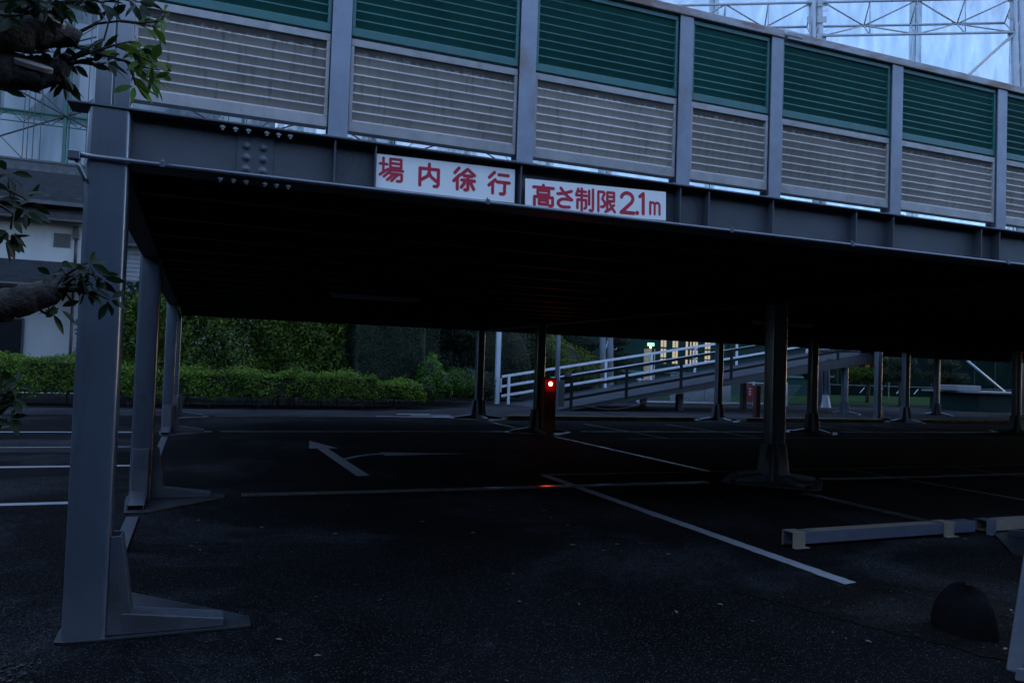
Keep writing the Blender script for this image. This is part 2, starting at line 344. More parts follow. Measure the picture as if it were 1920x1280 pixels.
ar.add([(2.79, 12.12, .004), (4.25, 12.30, .004), (2.79, 12.60, .004)], [(0, 1, 2)])
tag(ar.build('painted_arrow', ARROW), kind='structure')
# soil beds with gravel in the two near corners
bed = []
for (xa, ya), (xb, yb) in zip([(3.4, 4.36), (3.9, 4.24), (6.7, 4.62), (9, 4.9), (9, 1.0), (4.6, 1.0), (4.1, 2.6)], [(3.9, 4.24), (6.7, 4.62), (9, 4.9), (9, 1.0), (4.6, 1.0), (4.1, 2.6), (3.4, 4.36)]):
    k = max(1, int(math.hypot(xb-xa, yb-ya)/.06))
    for q in range(k): bed.append((xa+(xb-xa)*q/k+rnd.uniform(-.025, .025), ya+(yb-ya)*q/k+rnd.uniform(-.025, .025)))
MB().prism(bed, -.02, .005).build('soil', SOIL)['kind'] = 'structure'
bed = []
cn = [(-.64, 4.33), (-.52, 3.6), (-.55, 2.5), (-3, 2.5), (-3, 4.33)]
for (xa, ya), (xb, yb) in zip(cn, cn[1:]+cn[:1]):
    k = max(1, int(math.hypot(xb-xa, yb-ya)/.04))
    for q in range(k): bed.append((xa+(xb-xa)*q/k+rnd.uniform(-.03, .03), ya+(yb-ya)*q/k+rnd.uniform(-.03, .03)))
MB().prism(bed, -.02, .005).build('soil', SOIL)['kind'] = 'structure'
def pebbles(n, fx, rmin, rmax, mt, name):
    vs, fs = [], []
    base = [(1,0,0),(-1,0,0),(0,1,0),(0,-1,0),(0,0,1),(0,0,-1)]
    ff = [(0,2,4),(2,1,4),(1,3,4),(3,0,4),(2,0,5),(1,2,5),(3,1,5),(0,3,5)]
    for _ in range(n):
        x, y, z = fx(); rr = rnd.uniform(rmin, rmax)**1; a = rnd.uniform(0, 6.3); o = len(vs)
        sx, sy, sz = rr*rnd.uniform(.7, 1.4), rr*rnd.uniform(.7, 1.2), rr*rnd.uniform(.4, .8)
        for bx, by, bz in base:
            bx += rnd.uniform(-.2, .2); by += rnd.uniform(-.2, .2)
            X, Y = bx*sx, by*sy
            vs.append((x+X*math.cos(a)-Y*math.sin(a), y+X*math.sin(a)+Y*math.cos(a), z+bz*sz+sz*.4))
        fs += [tuple(i+o for i in t) for t in ff]
    mb = MB(); mb.v = vs; mb.f = fs; o = mb.build(name, mt, smooth=False); return o
GRAV = mat('gravel_stone', (.016, .016, .017), .8, 0, .7, 22)
def inbed():
    while True:
        x, y = rnd.uniform(3.4, 7.5), rnd.uniform(1.6, 4.6)
        if y < 4.15+.16*max(0, x-3.7) and x > 3.55+.3*(4.2-y)*.5: return x, y, .012
tag(pebbles(520, inbed, .003, .010, GRAV, 'gravel'), kind='stuff')
tag(pebbles(1500, lambda: (rnd.uniform(-1.6, -.60), rnd.uniform(3.0, 4.26), .010), .004, .013, GRAV, 'gravel'), kind='stuff')
def litter():
    x, y = rnd.choice([(rnd.uniform(-8, 9), rnd.uniform(20.7, 23)), (rnd.uniform(-.3, 3.5), rnd.uniform(3.2, 8)), (rnd.uniform(3, 7), rnd.uniform(2.5, 9))]); return x, y, .008
lt = []
for _ in range(150): lt.append(litter())
vs = []; fs = []
for x, y, z in lt:
    a = rnd.uniform(0, 6.3); L = rnd.uniform(.012, .03); o_ = len(vs); c_, s_ = math.cos(a), math.sin(a)
    for u, v, h in ((-1, 0, 0), (0, .4, .25), (1, 0, .1), (0, -.4, .05)): vs.append((x+L*(u*c_-v*s_), y+L*(u*s_+v*c_), z+h*L))
    fs.append((o_, o_+1, o_+2, o_+3))
mb = MB(); mb.v = vs; mb.f = fs
tag(mb.build('leaf_litter', mat('dry_leaf', (.10, .075, .05), .8, 0, .6, 9)), kind='stuff')
# far lawn
MB().add([(24, 33.0, .02), (90, 33.0, .02), (90, 58, .02), (24, 58, .02)], [(0, 1, 2, 3)]).build('lawn', GRASSM)['kind'] = 'structure'
pebs = pebbles(600, lambda: (rnd.uniform(33, 44), rnd.uniform(25.6, 27.3), .004), .02, .05, GRAV, 'gravel'); tag(pebs, kind='stuff')

# ------------------------------------------------------------------ the parking deck
deck = thing('parking_deck', 'low steel parking deck on square columns with bolted front girder', 'parking deck')
C11, C12, C22, C32, CABX = 7.407, 7.165, 14.979, 22.716, 7.145
Y0 = 4.465; ZB, ZT = 2.42, 2.712
XS = [-.467, 7.3, 14.98, 22.75, 30.5]; YS = [4.565, 8.72, 16.2, 20.3]
COLX = {(1, 1): C11, (1, 2): C12, (1, 3): 7.19, (2, 2): C22, (2, 3): 15.06, (3, 2): C32, (3, 3): 22.88}
def column(cx, cy, ztop, dirs, s=.1):
    rr_ = .030; poly = []
    for (qx, qy, a0) in ((1, -1, -90), (1, 1, 0), (-1, 1, 90), (-1, -1, 180)):
        for k_ in range(6):
            a_ = math.radians(a0+18*k_); poly.append((cx+qx*(s-rr_)+rr_*math.cos(a_), cy+qy*(s-rr_)+rr_*math.sin(a_)))
    c = MB().prism(poly, .012, ztop).build('column', STEEL, deck)
    c.data.shade_smooth(); c.data.set_sharp_from_angle(angle=math.radians(40))
    mb = MB()
    px = .80 if (1, 0) in dirs else .13; nx = .80 if (-1, 0) in dirs else .13
    py = .80 if (0, 1) in dirs else .13; ny = .80 if (0, -1) in dirs else .105
    q = .085
    pl = [(cx+px, cy-q), (cx+px, cy+q), (cx+q, cy+py), (cx-q, cy+py), (cx-nx, cy+q), (cx-nx, cy-q), (cx-q, cy-ny), (cx+q, cy-ny)]
    MB().prism(pl, 0.003, .016).build('base_plate', PLATE, c, bevel=.002)
    for dx, dy in dirs:
        tx, ty = -dy, dx
        def P(a, t, z): return (cx+dx*(s+a)+tx*t, cy+dy*(s+a)+ty*t, z)
        w1 = .082
        # tapered open-topped channel against the column face
        for side in (-1, 1):
            t0, t1 = side*w1, side*(w1-.012)
            mb.add([P(0, t0, .02), P(.125, t0*.85, .02), P(.05, t0*.85, .52), P(0, t0, .52), P(0, t1, .02), P(.125, t1*.85, .02), P(.05, t1*.85, .52), P(0, t1, .52)],
                   [(0,1,2,3),(7,6,5,4),(1,5,6,2),(2,6,7,3),(0,3,7,4),(0,4,5,1)])
        mb.add([P(.115, -w1*.85, .02), P(.127, -w1*.85, .02), P(.052, -w1*.85, .52), P(.040, -w1*.85, .52), P(.115, w1*.85, .02), P(.127, w1*.85, .02), P(.052, w1*.85, .52), P(.040, w1*.85, .52)],
               [(0,1,2,3),(7,6,5,4),(1,5,6,2),(2,6,7,3),(0,3,7,4),(0,4,5,1)])
        # low toe channel, open at its far end
        for side in (-1, 1):
            t0, t1 = side*.075, side*.063
            mb.add([P(0, t0, .017), P(.56, t0, .017), P(.56, t0, .060), P(0, t0, .135), P(0, t1, .017), P(.56, t1, .017), P(.56, t1, .060), P(0, t1, .135)],
                   [(0,1,2,3),(7,6,5,4),(1,5,6,2),(2,6,7,3),(0,3,7,4),(0,4,5,1)])
        mb.add([P(0, -.063, .123), P(.56, -.063, .048), P(.56, .063, .048), P(0, .063, .123), P(0, -.063, .135), P(.56, -.063, .060), P(.56, .063, .060), P(0, .063, .135)],
               [(0,3,2,1),(4,5,6,7),(0,1,5,4),(1,2,6,5),(2,3,7,6),(3,0,4,7)])
    mb.build('base_bracket', BASEM, c, bevel=.006)
    return c
for i, cx in enumerate(XS):
    for j, cy in enumerate(YS):
        dirs = [(1, 0)]
        if i: dirs.append((-1, 0))
        if j: dirs.append((0, -1))
        dirs.append((0, 1))
        column(COLX.get((i, j), cx), cy, ZT-.0125 if (i, j) == (0, 0) else ZB+.005, dirs, .112 if (i, j) == (1, 1) else .1)
REFL = mat('reflector_red', (.30, .012, .012), .35)
for c_ in [o for o in deck.children if o.name.split('.')[0] == 'column'][1:4]:
    v_ = [v.co for v in c_.data.vertices]; xm = max(v.x for v in v_); ym = min(v.y for v in v_)
    MB().box(xm, xm+.004, ym+.032, ym+.12, .74, .86).build('reflector', REFL, c_)
# tie bars on the ground
for j in (1, 2, 3):
    for i in range(4):
        MB().box(XS[i]+.96, XS[i+1]-.96, YS[j]-.045, YS[j]+.045, .003, .026).build('tie_bar', WETBAR, deck, bevel=.004)
for i in (0, 1):
    for j in range(3):
        a = YS[j]+1.0; b = YS[j+1]-1.0
        xb = XS[i] if i == 0 else 7.07
        MB().box(xb-.05, xb+.05, a, b, .003, .018).build('tie_bar', BASEM if i == 0 else WETBAR, deck)
# front girder
gd = MB()
XE = 64.0
gd.box(-.366, XE, Y0+.078, Y0+.09, ZB+.012, ZT-.012)
gd.build('girder_web', GIRDER, deck)
MB().box(-.66, XE, Y0-.012, Y0+.175, ZT-.012, ZT).build('girder_flange', GIRDER, deck, bevel=.003)
MB().box(-.366, XE, Y0-.002, Y0+.170, ZB, ZB+.012).build('girder_flange', GIRDER, deck, bevel=.003)
stx = [.673, .905, 1.81, 2.97, 3.20, 3.745, 4.515, 4.885, 5.835, 6.045, 7.02, 7.40, 8.1, 8.5, 9.3, 9.7, 10.6, 11.0, 12.0]
for x in stx:
    MB().box(x-.0045, x+.0045, Y0+.004, Y0+.078, ZB+.012, ZT-.012).build('stiffener', GIRDER, deck)
sp = MB().box(.155, .345, Y0+.069, Y0+.0775, ZB+.03, ZT-.035).build('splice_plate', GIRDER, deck, bevel=.002)
WORN = mat('worn_steel', (.13, .145, .17), .4, 0, .3, 20)
for x in (.204, .292):
    for z in (2.612, 2.548, 2.484):
        MB().tube([(x, Y0+.069, z), (x, Y0+.066, z)], .024, 14).dome((x, Y0+.066, z), (0, -1, 0), .0175, .015, 12).build('bolt', WORN, sp, smooth=True)
for x in (.075, .141, .207, .303, .365, .427):
    for z, dz in ((ZT-.012, -1), (ZB, -1)):
        MB().tube([(x, Y0+.022, z), (x, Y0+.022, z+dz*.020)], .0155, 6).tube([(x, Y0+.022, z+dz*.018), (x, Y0+.022, z+dz*.032)], .009, 8).build('bolt', STEEL, deck)
    MB().tube([(x, Y0+.022, ZT), (x, Y0+.022, ZT+.012)], .0155, 6).build('bolt', STEEL, deck)
# inner steelwork and slab
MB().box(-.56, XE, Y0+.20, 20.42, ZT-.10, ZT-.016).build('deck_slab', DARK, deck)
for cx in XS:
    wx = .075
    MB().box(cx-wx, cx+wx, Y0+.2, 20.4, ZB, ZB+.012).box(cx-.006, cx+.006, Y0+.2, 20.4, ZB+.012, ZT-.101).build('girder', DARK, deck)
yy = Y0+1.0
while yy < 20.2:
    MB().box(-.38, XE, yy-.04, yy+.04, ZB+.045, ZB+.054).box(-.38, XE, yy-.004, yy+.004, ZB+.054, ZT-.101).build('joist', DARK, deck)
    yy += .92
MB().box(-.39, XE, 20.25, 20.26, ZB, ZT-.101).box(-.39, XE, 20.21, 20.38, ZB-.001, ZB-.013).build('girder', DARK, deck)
# far extension the ramp leads to
MB().box(25.4, 42, 20.43, 24.9, ZT-.10, ZT-.017).box(26.0, 29.6, 24.91, 28.6, ZT-.10, ZT-.017).box(25.4, 42, 24.80, 24.9, ZB, ZT-.101).build('deck_slab', DARK, deck)
for cx, cy in ((24.65, 24.85), (29.7, 24.75), (35.5, 24.75), (22.3, 20.95)):
    column(cx, cy, 1.86 if cx == 24.65 else ZB, [(1, 0), (-1, 0), (0, -1)] if cx > 24 else [(1, 0)])

# conduit pipe along the girder
cp = thing('conduit_pipe', 'thin grey conduit pipe clipped along the lower edge of the front girder', 'pipe', (0, Y0, ZB))
MB().tube([(-.585, Y0-.017, ZB+.016), (16, Y0-.017, ZB+.016)], .0125, 10).build('pipe', STEEL, cp, smooth=True)
MB().box(-.640, -.585, Y0-.045, Y0+.01, ZB-.012, ZB+.034).build('junction_box', STEEL, cp, bevel=.005)
MB().tube([(-.60, Y0-.018, ZB-.010), (-.585, Y0-.017, ZB-.05), (-.565, Y0-.008, ZB-.09), (-.557, Y0-.006, ZB-.11)], .012, 8).build('elbow', STEEL, cp, smooth=True)
for x in (-.21, 1.585, 3.37, 4.45, 6.1, 7.9):
    MB().box(x-.012, x+.012, Y0-.034, Y0-.0005, ZB+.0005, ZB+.034).tube([(x, Y0-.017, ZB+.03), (x, Y0-.017, ZB+.046)], .006, 6).build('pipe_clamp', STEEL, cp, bevel=.002)

# ------------------------------------------------------------------ louvred screen on the deck edge
fence = thing('louvre_fence', 'louvred noise screen with green upper and grey lower panels on the deck edge', 'fence', (0, Y0, ZT))
post = [(-.545, -.375), (.629, .738), (1.777, 1.885), (2.936, 3.040), (3.704, 3.806), (4.852, 4.959), (6.009, 6.116), (7.165, 7.270), (8.315, 8.42), (9.465, 9.57), (10.615, 10.72), (11.765, 11.87)]
ZR = 3.865
for k, (a, b) in enumerate(post):
    if k == 0:
        p = MB().box(a, a+.085, Y0+.01, Y0+.13, ZT, 4.35).box(a+.089, b, Y0+.018, Y0+.13, ZT, 4.35).build('post', STEEL, fence, bevel=.008)
        continue
    mb = MB().box(a, b, Y0+.008, Y0+.016, ZT+.006, ZR).box(a, b, Y0+.100, Y0+.108, ZT+.006, ZR).box((a+b)/2-.003, (a+b)/2+.003, Y0+.016, Y0+.100, ZT+.006, ZR)
    p = mb.build('post', POST, fence)
    MB().box(a-.03, b+.03, Y0+.0, Y0+.13, ZT, ZT+.006).build('foot_plate', POST, p)
def slats(x0, x1, z0, z1, n, yf):
    """a sawtooth sheet: thin upward lip at the front, then a face leaning out towards the next lip"""
    mb = MB(); P = (z1-z0)/n; prof = []
    for k in range(n):
        z = z0+k*P
        prof += [(yf, z), (yf+.007, z+.0105), (yf+.028, z+.014)]
    prof.append((yf+.002, z1))
    for (y, z) in prof: mb.v += [(x0, y, z), (x1, y, z)]
    mb.f = [(2*i, 2*i+1, 2*i+3, 2*i+2) for i in range(len(prof)-1)]
    return mb
for k in range(len(post)-1):
    xa, xb = post[k][1]+.004, post[k+1][0]-.004
    if k == 0: xa -= .006
    yf = Y0+.026; yb = yf+.07
    for (z0, z1, n, M1, M2, bt, tp, lab) in ((ZT+.052, 3.298, 8, TAN, TANF, .062, .042, None), (3.309, ZR-.006, 9, GREEN, GREENF, .045, .030, None)):
        sd = .020; dz_ = rnd.uniform(-.004, .004); z0 += dz_; z1 += dz_*.5
        pn = slats(xa+sd, xb-sd, z0+bt, z1-tp, n, yf+.008).build('louvre_panel', M1, fence)
        pn['label'] = 'grey beige lower louvre panel' if M1 is TAN else 'green upper louvre panel'
        fr = MB().box(xa, xb, yf, yb, z0, z0+bt).box(xa, xb, yf, yb, z1-tp, z1).box(xa, xa+sd, yf, yb, z0+bt, z1-tp).box(xb-sd, xb, yf, yb, z0+bt, z1-tp)
        fr.box(xa+sd, xb-sd, yb-.012, yb-.006, z0+bt, z1-tp)
        fr.build('frame', M2, pn, bevel=.0025)
rl = MB().box(-.37, 3.806, Y0-.004, Y0+.122, ZR+.001, ZR+.058).box(3.83, 14.0, Y0-.004, Y0+.122, ZR+.001, ZR+.058)
rl.build('top_rail', RAILM, fence, bevel=.006)
MB().tube([(3.79, Y0+.059, ZR+.030), (3.98, Y0+.059, ZR+.030)], .076, 4).build('rail_sleeve', POST, fence, bevel=.02)

vary(GREEN, .16); vary(TANF, .10); vary(GREENF, .12); vary(POST, .10)
# ------------------------------------------------------------------ signs (stroke lettering)
def ribbon(mb, pts, wd, z):
    pts = [Vector((a, b, 0)) for a, b in pts]; R = wd/2
    for i in range(len(pts)-1):
        a, b = pts[i], pts[i+1]; d = (b-a)
        if d.length < 1e-6: continue
        d.normalize(); n_ = Vector((-d.y, d.x, 0))*R; o = []
        for t in range(7):
            an = math.pi/2+math.pi*t/6; o.append(a+(d*math.cos(an)+Vector((-d.y, d.x, 0))*math.sin(an))*R)
        for t in range(7):
            an = -math.pi/2+math.pi*t/6; o.append(b+(d*math.cos(an)+Vector((-d.y, d.x, 0))*math.sin(an))*R)
        mb.add([(p.x, p.y, z+i*1e-5) for p in o], [tuple(range(len(o)))])
def arc(cx, cy, rx, ry, a0, a1, n=10):
    return [(cx+rx*math.cos(math.radians(a0+(a1-a0)*i/n)), cy+ry*math.sin(math.radians(a0+(a1-a0)*i/n))) for i in range(n+1)]
G = {}
G['ba'] = [[(.17, .95), (.17, .36)], [(.03, .70), (.33, .70)], [(.03, .24), (.36, .50)],
           [(.46, .94), (.92, .94), (.92, .58), (.46, .58), (.46, .94)], [(.46, .76), (.92, .76)], [(.36, .47), (1.0, .47)],
           [(.50, .47), (.20, .17)], [(.48, .32), (.95, .32), (.95, .07), (.90, .03), (.76, .03)], [(.64, .32), (.34, .05)], [(.80, .32), (.52, .02)]]
G['nai'] = [[(.06, .02), (.06, .76), (.94, .76), (.94, .10), (.88, .02), (.74, .02)], [(.50, .97), (.50, .62), (.42, .44), (.12, .26)], [(.50, .56), (.60, .42), (.86, .24)]]
G['jo'] = [[(.27, .97), (.08, .74)], [(.30, .66), (.04, .38)], [(.20, .54), (.20, .02)],
           [(.66, .95), (.36, .68)], [(.66, .95), (.98, .70)], [(.50, .65), (.86, .65)], [(.40, .45), (.98, .45)], [(.68, .65), (.68, .06), (.63, .02), (.54, .02)], [(.52, .32), (.38, .12)], [(.82, .32), (.95, .08)]]
G['ko'] = [[(.30, .97), (.06, .72)], [(.34, .64), (.04, .36)], [(.22, .50), (.22, .02)], [(.50, .88), (.94, .88)], [(.42, .55), (1.0, .55)], [(.78, .55), (.78, .08), (.73, .02), (.58, .02)]]
G['taka'] = [[(.50, 1.0), (.50, .88)], [(.04, .88), (.98, .88)], [(.24, .74), (.76, .74), (.76, .54), (.24, .54), (.24, .74)],
             [(.08, .03), (.08, .42), (.94, .42), (.94, .08), (.90, .03), (.80, .03)], [(.30, .28), (.70, .28), (.70, .09), (.30, .09), (.30, .28)]]
G['sa'] = [[(.08, .68), (.45, .72), (.90, .86)], [(.26, .97), (.50, .70), (.92, .42)], [(.92, .42), (.55, .44), (.30, .42), (.12, .30), (.10, .18), (.24, .06), (.50, .03), (.78, .05)]]
G['sei'] = [[(.14, .97), (.04, .74)], [(.10, .86), (.56, .86)], [(.03, .68), (.60, .68)], [(.33, .99), (.33, .02)], [(.09, .10), (.09, .48), (.57, .48), (.57, .14), (.49, .10)],
            [(.74, .92), (.74, .30)], [(.96, .99), (.96, .08), (.90, .02), (.78, .04)], [(.03, .68), (.06, .80)]]
G['gen'] = [[(.06, .02), (.06, .95)], [(.06, .95), (.36, .95), (.40, .88), (.28, .62)], [(.28, .62), (.42, .46), (.42, .32), (.34, .24), (.22, .24)],
            [(.56, .06), (.56, .95), (.94, .95), (.94, .54), (.56, .54)], [(.56, .75), (.94, .75)], [(.56, .06), (.76, .18)], [(.68, .50), (.76, .30), (.98, .04)], [(.94, .36), (.80, .26)], [(.46, .02), (.60, .08)]]
G['2'] = [arc(.5, .72, .38, .26, 170, -20, 12)+[(.78, .52), (.40, .24), (.10, .03)], [(.10, .03), (.95, .03)]]
G['.'] = [[(.5, .04), (.5, .05)]]
G['1'] = [[(.25, .82), (.62, .97), (.62, .03)]]
G['m'] = [[(.08, .03), (.08, .95)], [(.08, .70)]+arc(.28, .72, .20, .22, 150, 0, 6)+[(.48, .03)], [(.48, .70)]+arc(.70, .72, .22, .22, 150, 0, 6)+[(.92, .03)]]
def sign(name, label, cat, cx, cz, wd, ht, tilt, glyphs, y):
    t = thing(name, label, cat, (cx, y, cz)); t.rotation_euler = (0, math.radians(-tilt), 0)
    bpy.context.view_layer.update()
    def place(mb, nm, mt, bev=0):
        me = bpy.data.meshes.new(nm); me.from_pydata([(x, -z, yv) for x, yv, z in mb.v], [], mb.f); me.update()
        o = bpy.data.objects.new(nm, me); col.objects.link(o); me.materials.append(mt); o.parent = t; return o
    b = MB(); b.box(-wd/2, wd/2, -ht/2, ht/2, -.003, 0.0); place(b, 'board', SIGNW)
    for ch, x, z, gw, gh, sw in glyphs:
        mb = MB(); q = 0
        for st in G[ch]:
            q += 1; ribbon(mb, [(x+px*gw-wd/2, z+pz*gh-ht/2) for px, pz in st], sw*1.10, .0008+q*.00012)
        place(mb, 'letter', SIGNR)
# first board .866 x .207 ; glyph boxes measured from its lower left corner
k = .866/1800.
sign('road_sign', 'white board lettered in red with four widely spaced characters', 'sign', 1.345, 2.559, .866, .207, 1.0,
     [('ba', .020, .055, .140, .138, .0145), ('nai', .255, .048, .128, .135, .0185), ('jo', .466, .046, .140, .135, .0185), ('ko', .690, .044, .140, .135, .0185)], Y0+.03)
sign('height_sign', 'white board with red lettering giving a 2.1 m height limit', 'sign', 2.352, 2.540, 1.018, .190, 1.8,
     [('taka', .050, .028, .145, .130, .0185), ('sa', .212, .028, .118, .126, .0185), ('sei', .348, .020, .128, .140, .0165), ('gen', .502, .022, .130, .135, .0165),
      ('2', .666, .026, .112, .135, .022), ('.', .788, .028, .02, .12, .026), ('1', .800, .028, .070, .140, .022), ('m', .890, .032, .085, .085, .0155)], Y0+.012)

# ------------------------------------------------------------------ lights under the deck (off)
for n_, (x0, x1, y, lab) in enumerate(((1.86, 3.24, 12.1, 'unlit fluorescent batten under the deck above the painted arrow'), (9.75, 11.15, 12.1, 'unlit fluorescent batten under the deck behind the middle front column'))):
    t = thing('fluorescent_light', lab, 'light', (x0, y, ZB+.04), 'unlit fluorescent battens under the deck')
    MB().box(x0, x1, y-.10, y+.10, ZB+.035, ZB+.075).build('housing', WHITEP, t, bevel=.01)
    for s in (-.05, .05): MB().tube([(x0+.04, y+s, ZB+.015), (x1-.04, y+s, ZB+.015)], .016, 8).build('tube', WHITEP, t, smooth=True)

# ------------------------------------------------------------------ wheel stops, rock, barricade
def wheel_stop(x0, x1, y, ang, M1, M2, label):
    t = thing('wheel_stop', label, 'wheel stop', (x0, y, 0), 'wheel stops at the near parking bays')
    t.rotation_euler = (0, 0, ang); L = x1-x0
    def put(mb, nm, mt, bev):
        o = mb.build(nm, mt, None, bevel=bev); o.parent = t; return o
    h, d_, th = .100, .12, .006
    mb = MB().box(0, L, 0, th, .03, h+.03).box(0, L, d_-th, d_, .03, h+.03).box(0, L, th, d_-th, h+.03-th, h+.03).box(0, L, th, d_-th, .03, .03+th)
    br = put(mb, 'bar', M1, .002)
    tp_ = MB().box(.20, L-.50, .004, d_-.004, h+.0305, h+.0325).build('top_face', CREAM, None); tp_.parent = br
    for bx in (.0, L-.42):
        b = MB().box(bx-.012, bx+.125, -.007, 0, .006, h+.036).box(bx-.012, bx+.125, d_, d_+.007, .006, h+.036).box(bx-.012, bx+.125, -.0, d_, h+.030, h+.037).box(bx-.02, bx+.135, -.05, -.007, .003, .011)
        put(b, 'bracket', M2, .002)
wheel_stop(4.75, 6.98, 5.32, math.radians(1.2), BLUEB, CREAM, 'blue hollow wheel stop bar with two cream bands')
wheel_stop(7.10, 9.3, 5.34, math.radians(1.2), CREAM, BLUEB, 'cream wheel stop bar with a blue band at the right edge of the photo')
def blob(name, c, rx, ry, rz, mt, seed, rough=.18, sub=3):
    rr = random.Random(seed); vs = []; fs = []; nu, nv = 28, 14
    ph = [rr.uniform(0, 6.3) for _ in range(6)]
    for j in range(nv+1):
        t = j/nv*math.pi
        for i in range(nu):
            a = i/nu*2*math.pi
            k = 1+rough*(math.sin(2*a+ph[0]+t)*.5+math.sin(3*a+ph[1])*.3*math.sin(2*t+ph[2])+.25*math.sin(5*t+ph[3]+a))
            k += rr.uniform(-.035, .035) if 0 < j < nv else 0; vs.append((c[0]+rx*k*math.sin(t)*math.cos(a), c[1]+ry*k*math.sin(t)*math.sin(a), c[2]+rz*k*math.cos(t)))
    for j in range(nv):
        for i in range(nu): fs.append((j*nu+i, (j+1)*nu+i, (j+1)*nu+(i+1) % nu, j*nu+(i+1) % nu))
    mb = MB(); mb.v = vs; mb.f = fs; return mb.build(name, mt, smooth=True)
tag(blob('rock', (4.22, 3.30, .0), .145, .18, .25, ROCKM, 9, .20), 'dark rounded boulder in the soil by the wheel stop', 'rock')
ab = thing('barricade', 'white A-frame stand cut off by the right edge of the photo', 'barricade', (3.80, 2.70, 0))
ab.rotation_euler = (0, 0, math.radians(-50))
def local(mb, nm, M_, bev=0):
    o = mb.build(nm, M_, None, bevel=bev); o.parent = ab; return o
def aframe(y, lean):
    mb = MB()
    def L(x, z): return (x, y+lean*z, z)
    a, b, c_, d_ = (0, .03), (.95, .03), (.84, .86), (.11, .86)
    for p, q in ((a, b), (b, c_), (c_, d_), (d_, a), ((.08, .32), (.87, .32))):
        mb.bar(L(*p), L(*q), .03, .075, up=(0, 0, 1) if p[1] == q[1] else (1, 0, 0))
    return local(mb, 'frame', STANDW, .014)
aframe(0, .14)
local(MB().bar((.15, .40, .0), (.24, .10, .80), .03, .05, up=(1, 0, 0)).bar((.80, .40, .0), (.71, .10, .80), .03, .05, up=(1, 0, 0)), 'rear_leg', DARK)
pn = MB()
for k_ in range(6):
    xx = .06+k_*.13
    pn.add([(xx, .006, .08), (xx+.06, .006, .08), (xx+.17, .030, .27), (xx+.11, .030, .27)], [(0, 1, 2, 3)])
local(pn, 'stripes', STANDW)
local(MB().add([(.05, .016, .07), (.90, .016, .07), (.86, .046, .29), (.09, .046, .29)], [(0, 1, 2, 3)]), 'panel', BLACK)

# ------------------------------------------------------------------ hydrant cabinet
hc = thing('hydrant_cabinet', 'tall red hydrant cabinet with a glowing red lamp', 'hydrant cabinet', (CABX+.14, 15.95, 0))
cx0, cx1, cy0 = CABX, CABX+.285, 15.85
MB().box(cx0, cx1, cy0, cy0+.26, .05, 1.24).build('body', REDBOX, hc, bevel=.006)
MB().box(cx0+.02, cx1-.02, cy0-.01, cy0-.001, .12, .95).build('door', REDBOX, hc, bevel=.003)
MB().box(cx0+.03, cx0+.05, cy0-.026, cy0-.011, .56, .74).build('handle', CREAM, hc, bevel=.003)
MB().box(cx1-.045, cx1-.025, cy0-.014, cy0-.011, .58, .74).build('label_strip', YST0, hc)
MB().box(cx0+.012, cx1-.012, cy0-.006, cy0-.001, 1.20, 1.232).build('hood', BLACK, hc)
MB().box(cx0+.02, cx1-.02, cy0+.02, cy0+.24, .003, .049).build('plinth', BLACK, hc)
lx, lz = cx0+.135, 1.105
rg = MB()
for i in range(20):
    a, b = 2*math.pi*i/20, 2*math.pi*(i+1)/20
    rg.tube([(lx+.052*math.cos(a), cy0-.005, lz+.052*math.sin(a)), (lx+.052*math.cos(b), cy0-.005, lz+.052*math.sin(b))], .008, 6)
ring = rg.build('lamp_ring', RUSTRED, hc, smooth=True)
lm = MB().dome((lx, cy0, lz), (0, -1, 0), .046, .04, 20, 6).build('lamp', LEDRED, hc, smooth=True)

# ------------------------------------------------------------------ kerb, ramp, gate posts
for x0, x1 in ((7.95, 14.0), (15.95, 21.6), (23.4, 29.5)):
    MB().box(x0, x1, 20.02, 20.16, .002, .12).build('kerb', YELLOW, bevel=.012)['kind'] = 'structure'
ramp = thing('ramp', 'sloping vehicle ramp with pale far railing and shaded near railing', 'ramp', (11.5, 26.5, 0))
RX0, RX1, RY0, RY1, SL = 11.4, 26.2, 24.5, 28.5, .176
def rz(x): return .0+max(0, (x-11.4))*SL
MB().add([(RX0, RY0, .006), (RX0, RY1, .006), (RX1, RY1, rz(RX1)), (RX1, RY0, rz(RX1)), (RX0, RY0, -.05), (RX0, RY1, -.05), (RX1, RY1, rz(RX1)-.12), (RX1, RY0, rz(RX1)-.12)],
         [(0,3,2,1),(4,5,6,7),(0,4,7,3),(3,7,6,2),(2,6,5,1),(1,5,4,0)]).build('ramp_deck', RAMPM, ramp)
for yb in (RY0-.012, RY1+.012):
    MB().add([(RX0+.5, yb-.01, .0), (RX1, yb-.01, rz(RX1)-.42), (RX1, yb-.01, rz(RX1)-.005), (RX0+.5, yb-.01, .08), (RX0+.5, yb+.01, .0), (RX1, yb+.01, rz(RX1)-.42), (RX1, yb+.01, rz(RX1)-.005), (RX0+.5, yb+.01, .08)],
             [(0,1,2,3),(7,6,5,4),(0,4,5,1),(1,5,6,2),(2,6,7,3),(3,7,4,0)]).build('side_beam', DARK, ramp)
    MB().bar((RX0+.5, yb, rz(RX0+.5)+.03), (RX1, yb, rz(RX1)+.03), .09, .012).build('edge_strip', RAMPM, ramp)
for x in np.arange(RX0+1.1, RX1, .0+1.15):
    MB().add([(x, RY0+.1, rz(x)+.009), (x, RY1-.1, rz(x)+.009), (x+.03, RY1-.1, rz(x+.03)+.009), (x+.03, RY0+.1, rz(x+.03)+.009)], [(0, 3, 2, 1)]).build('expansion_joint', DARK, ramp)
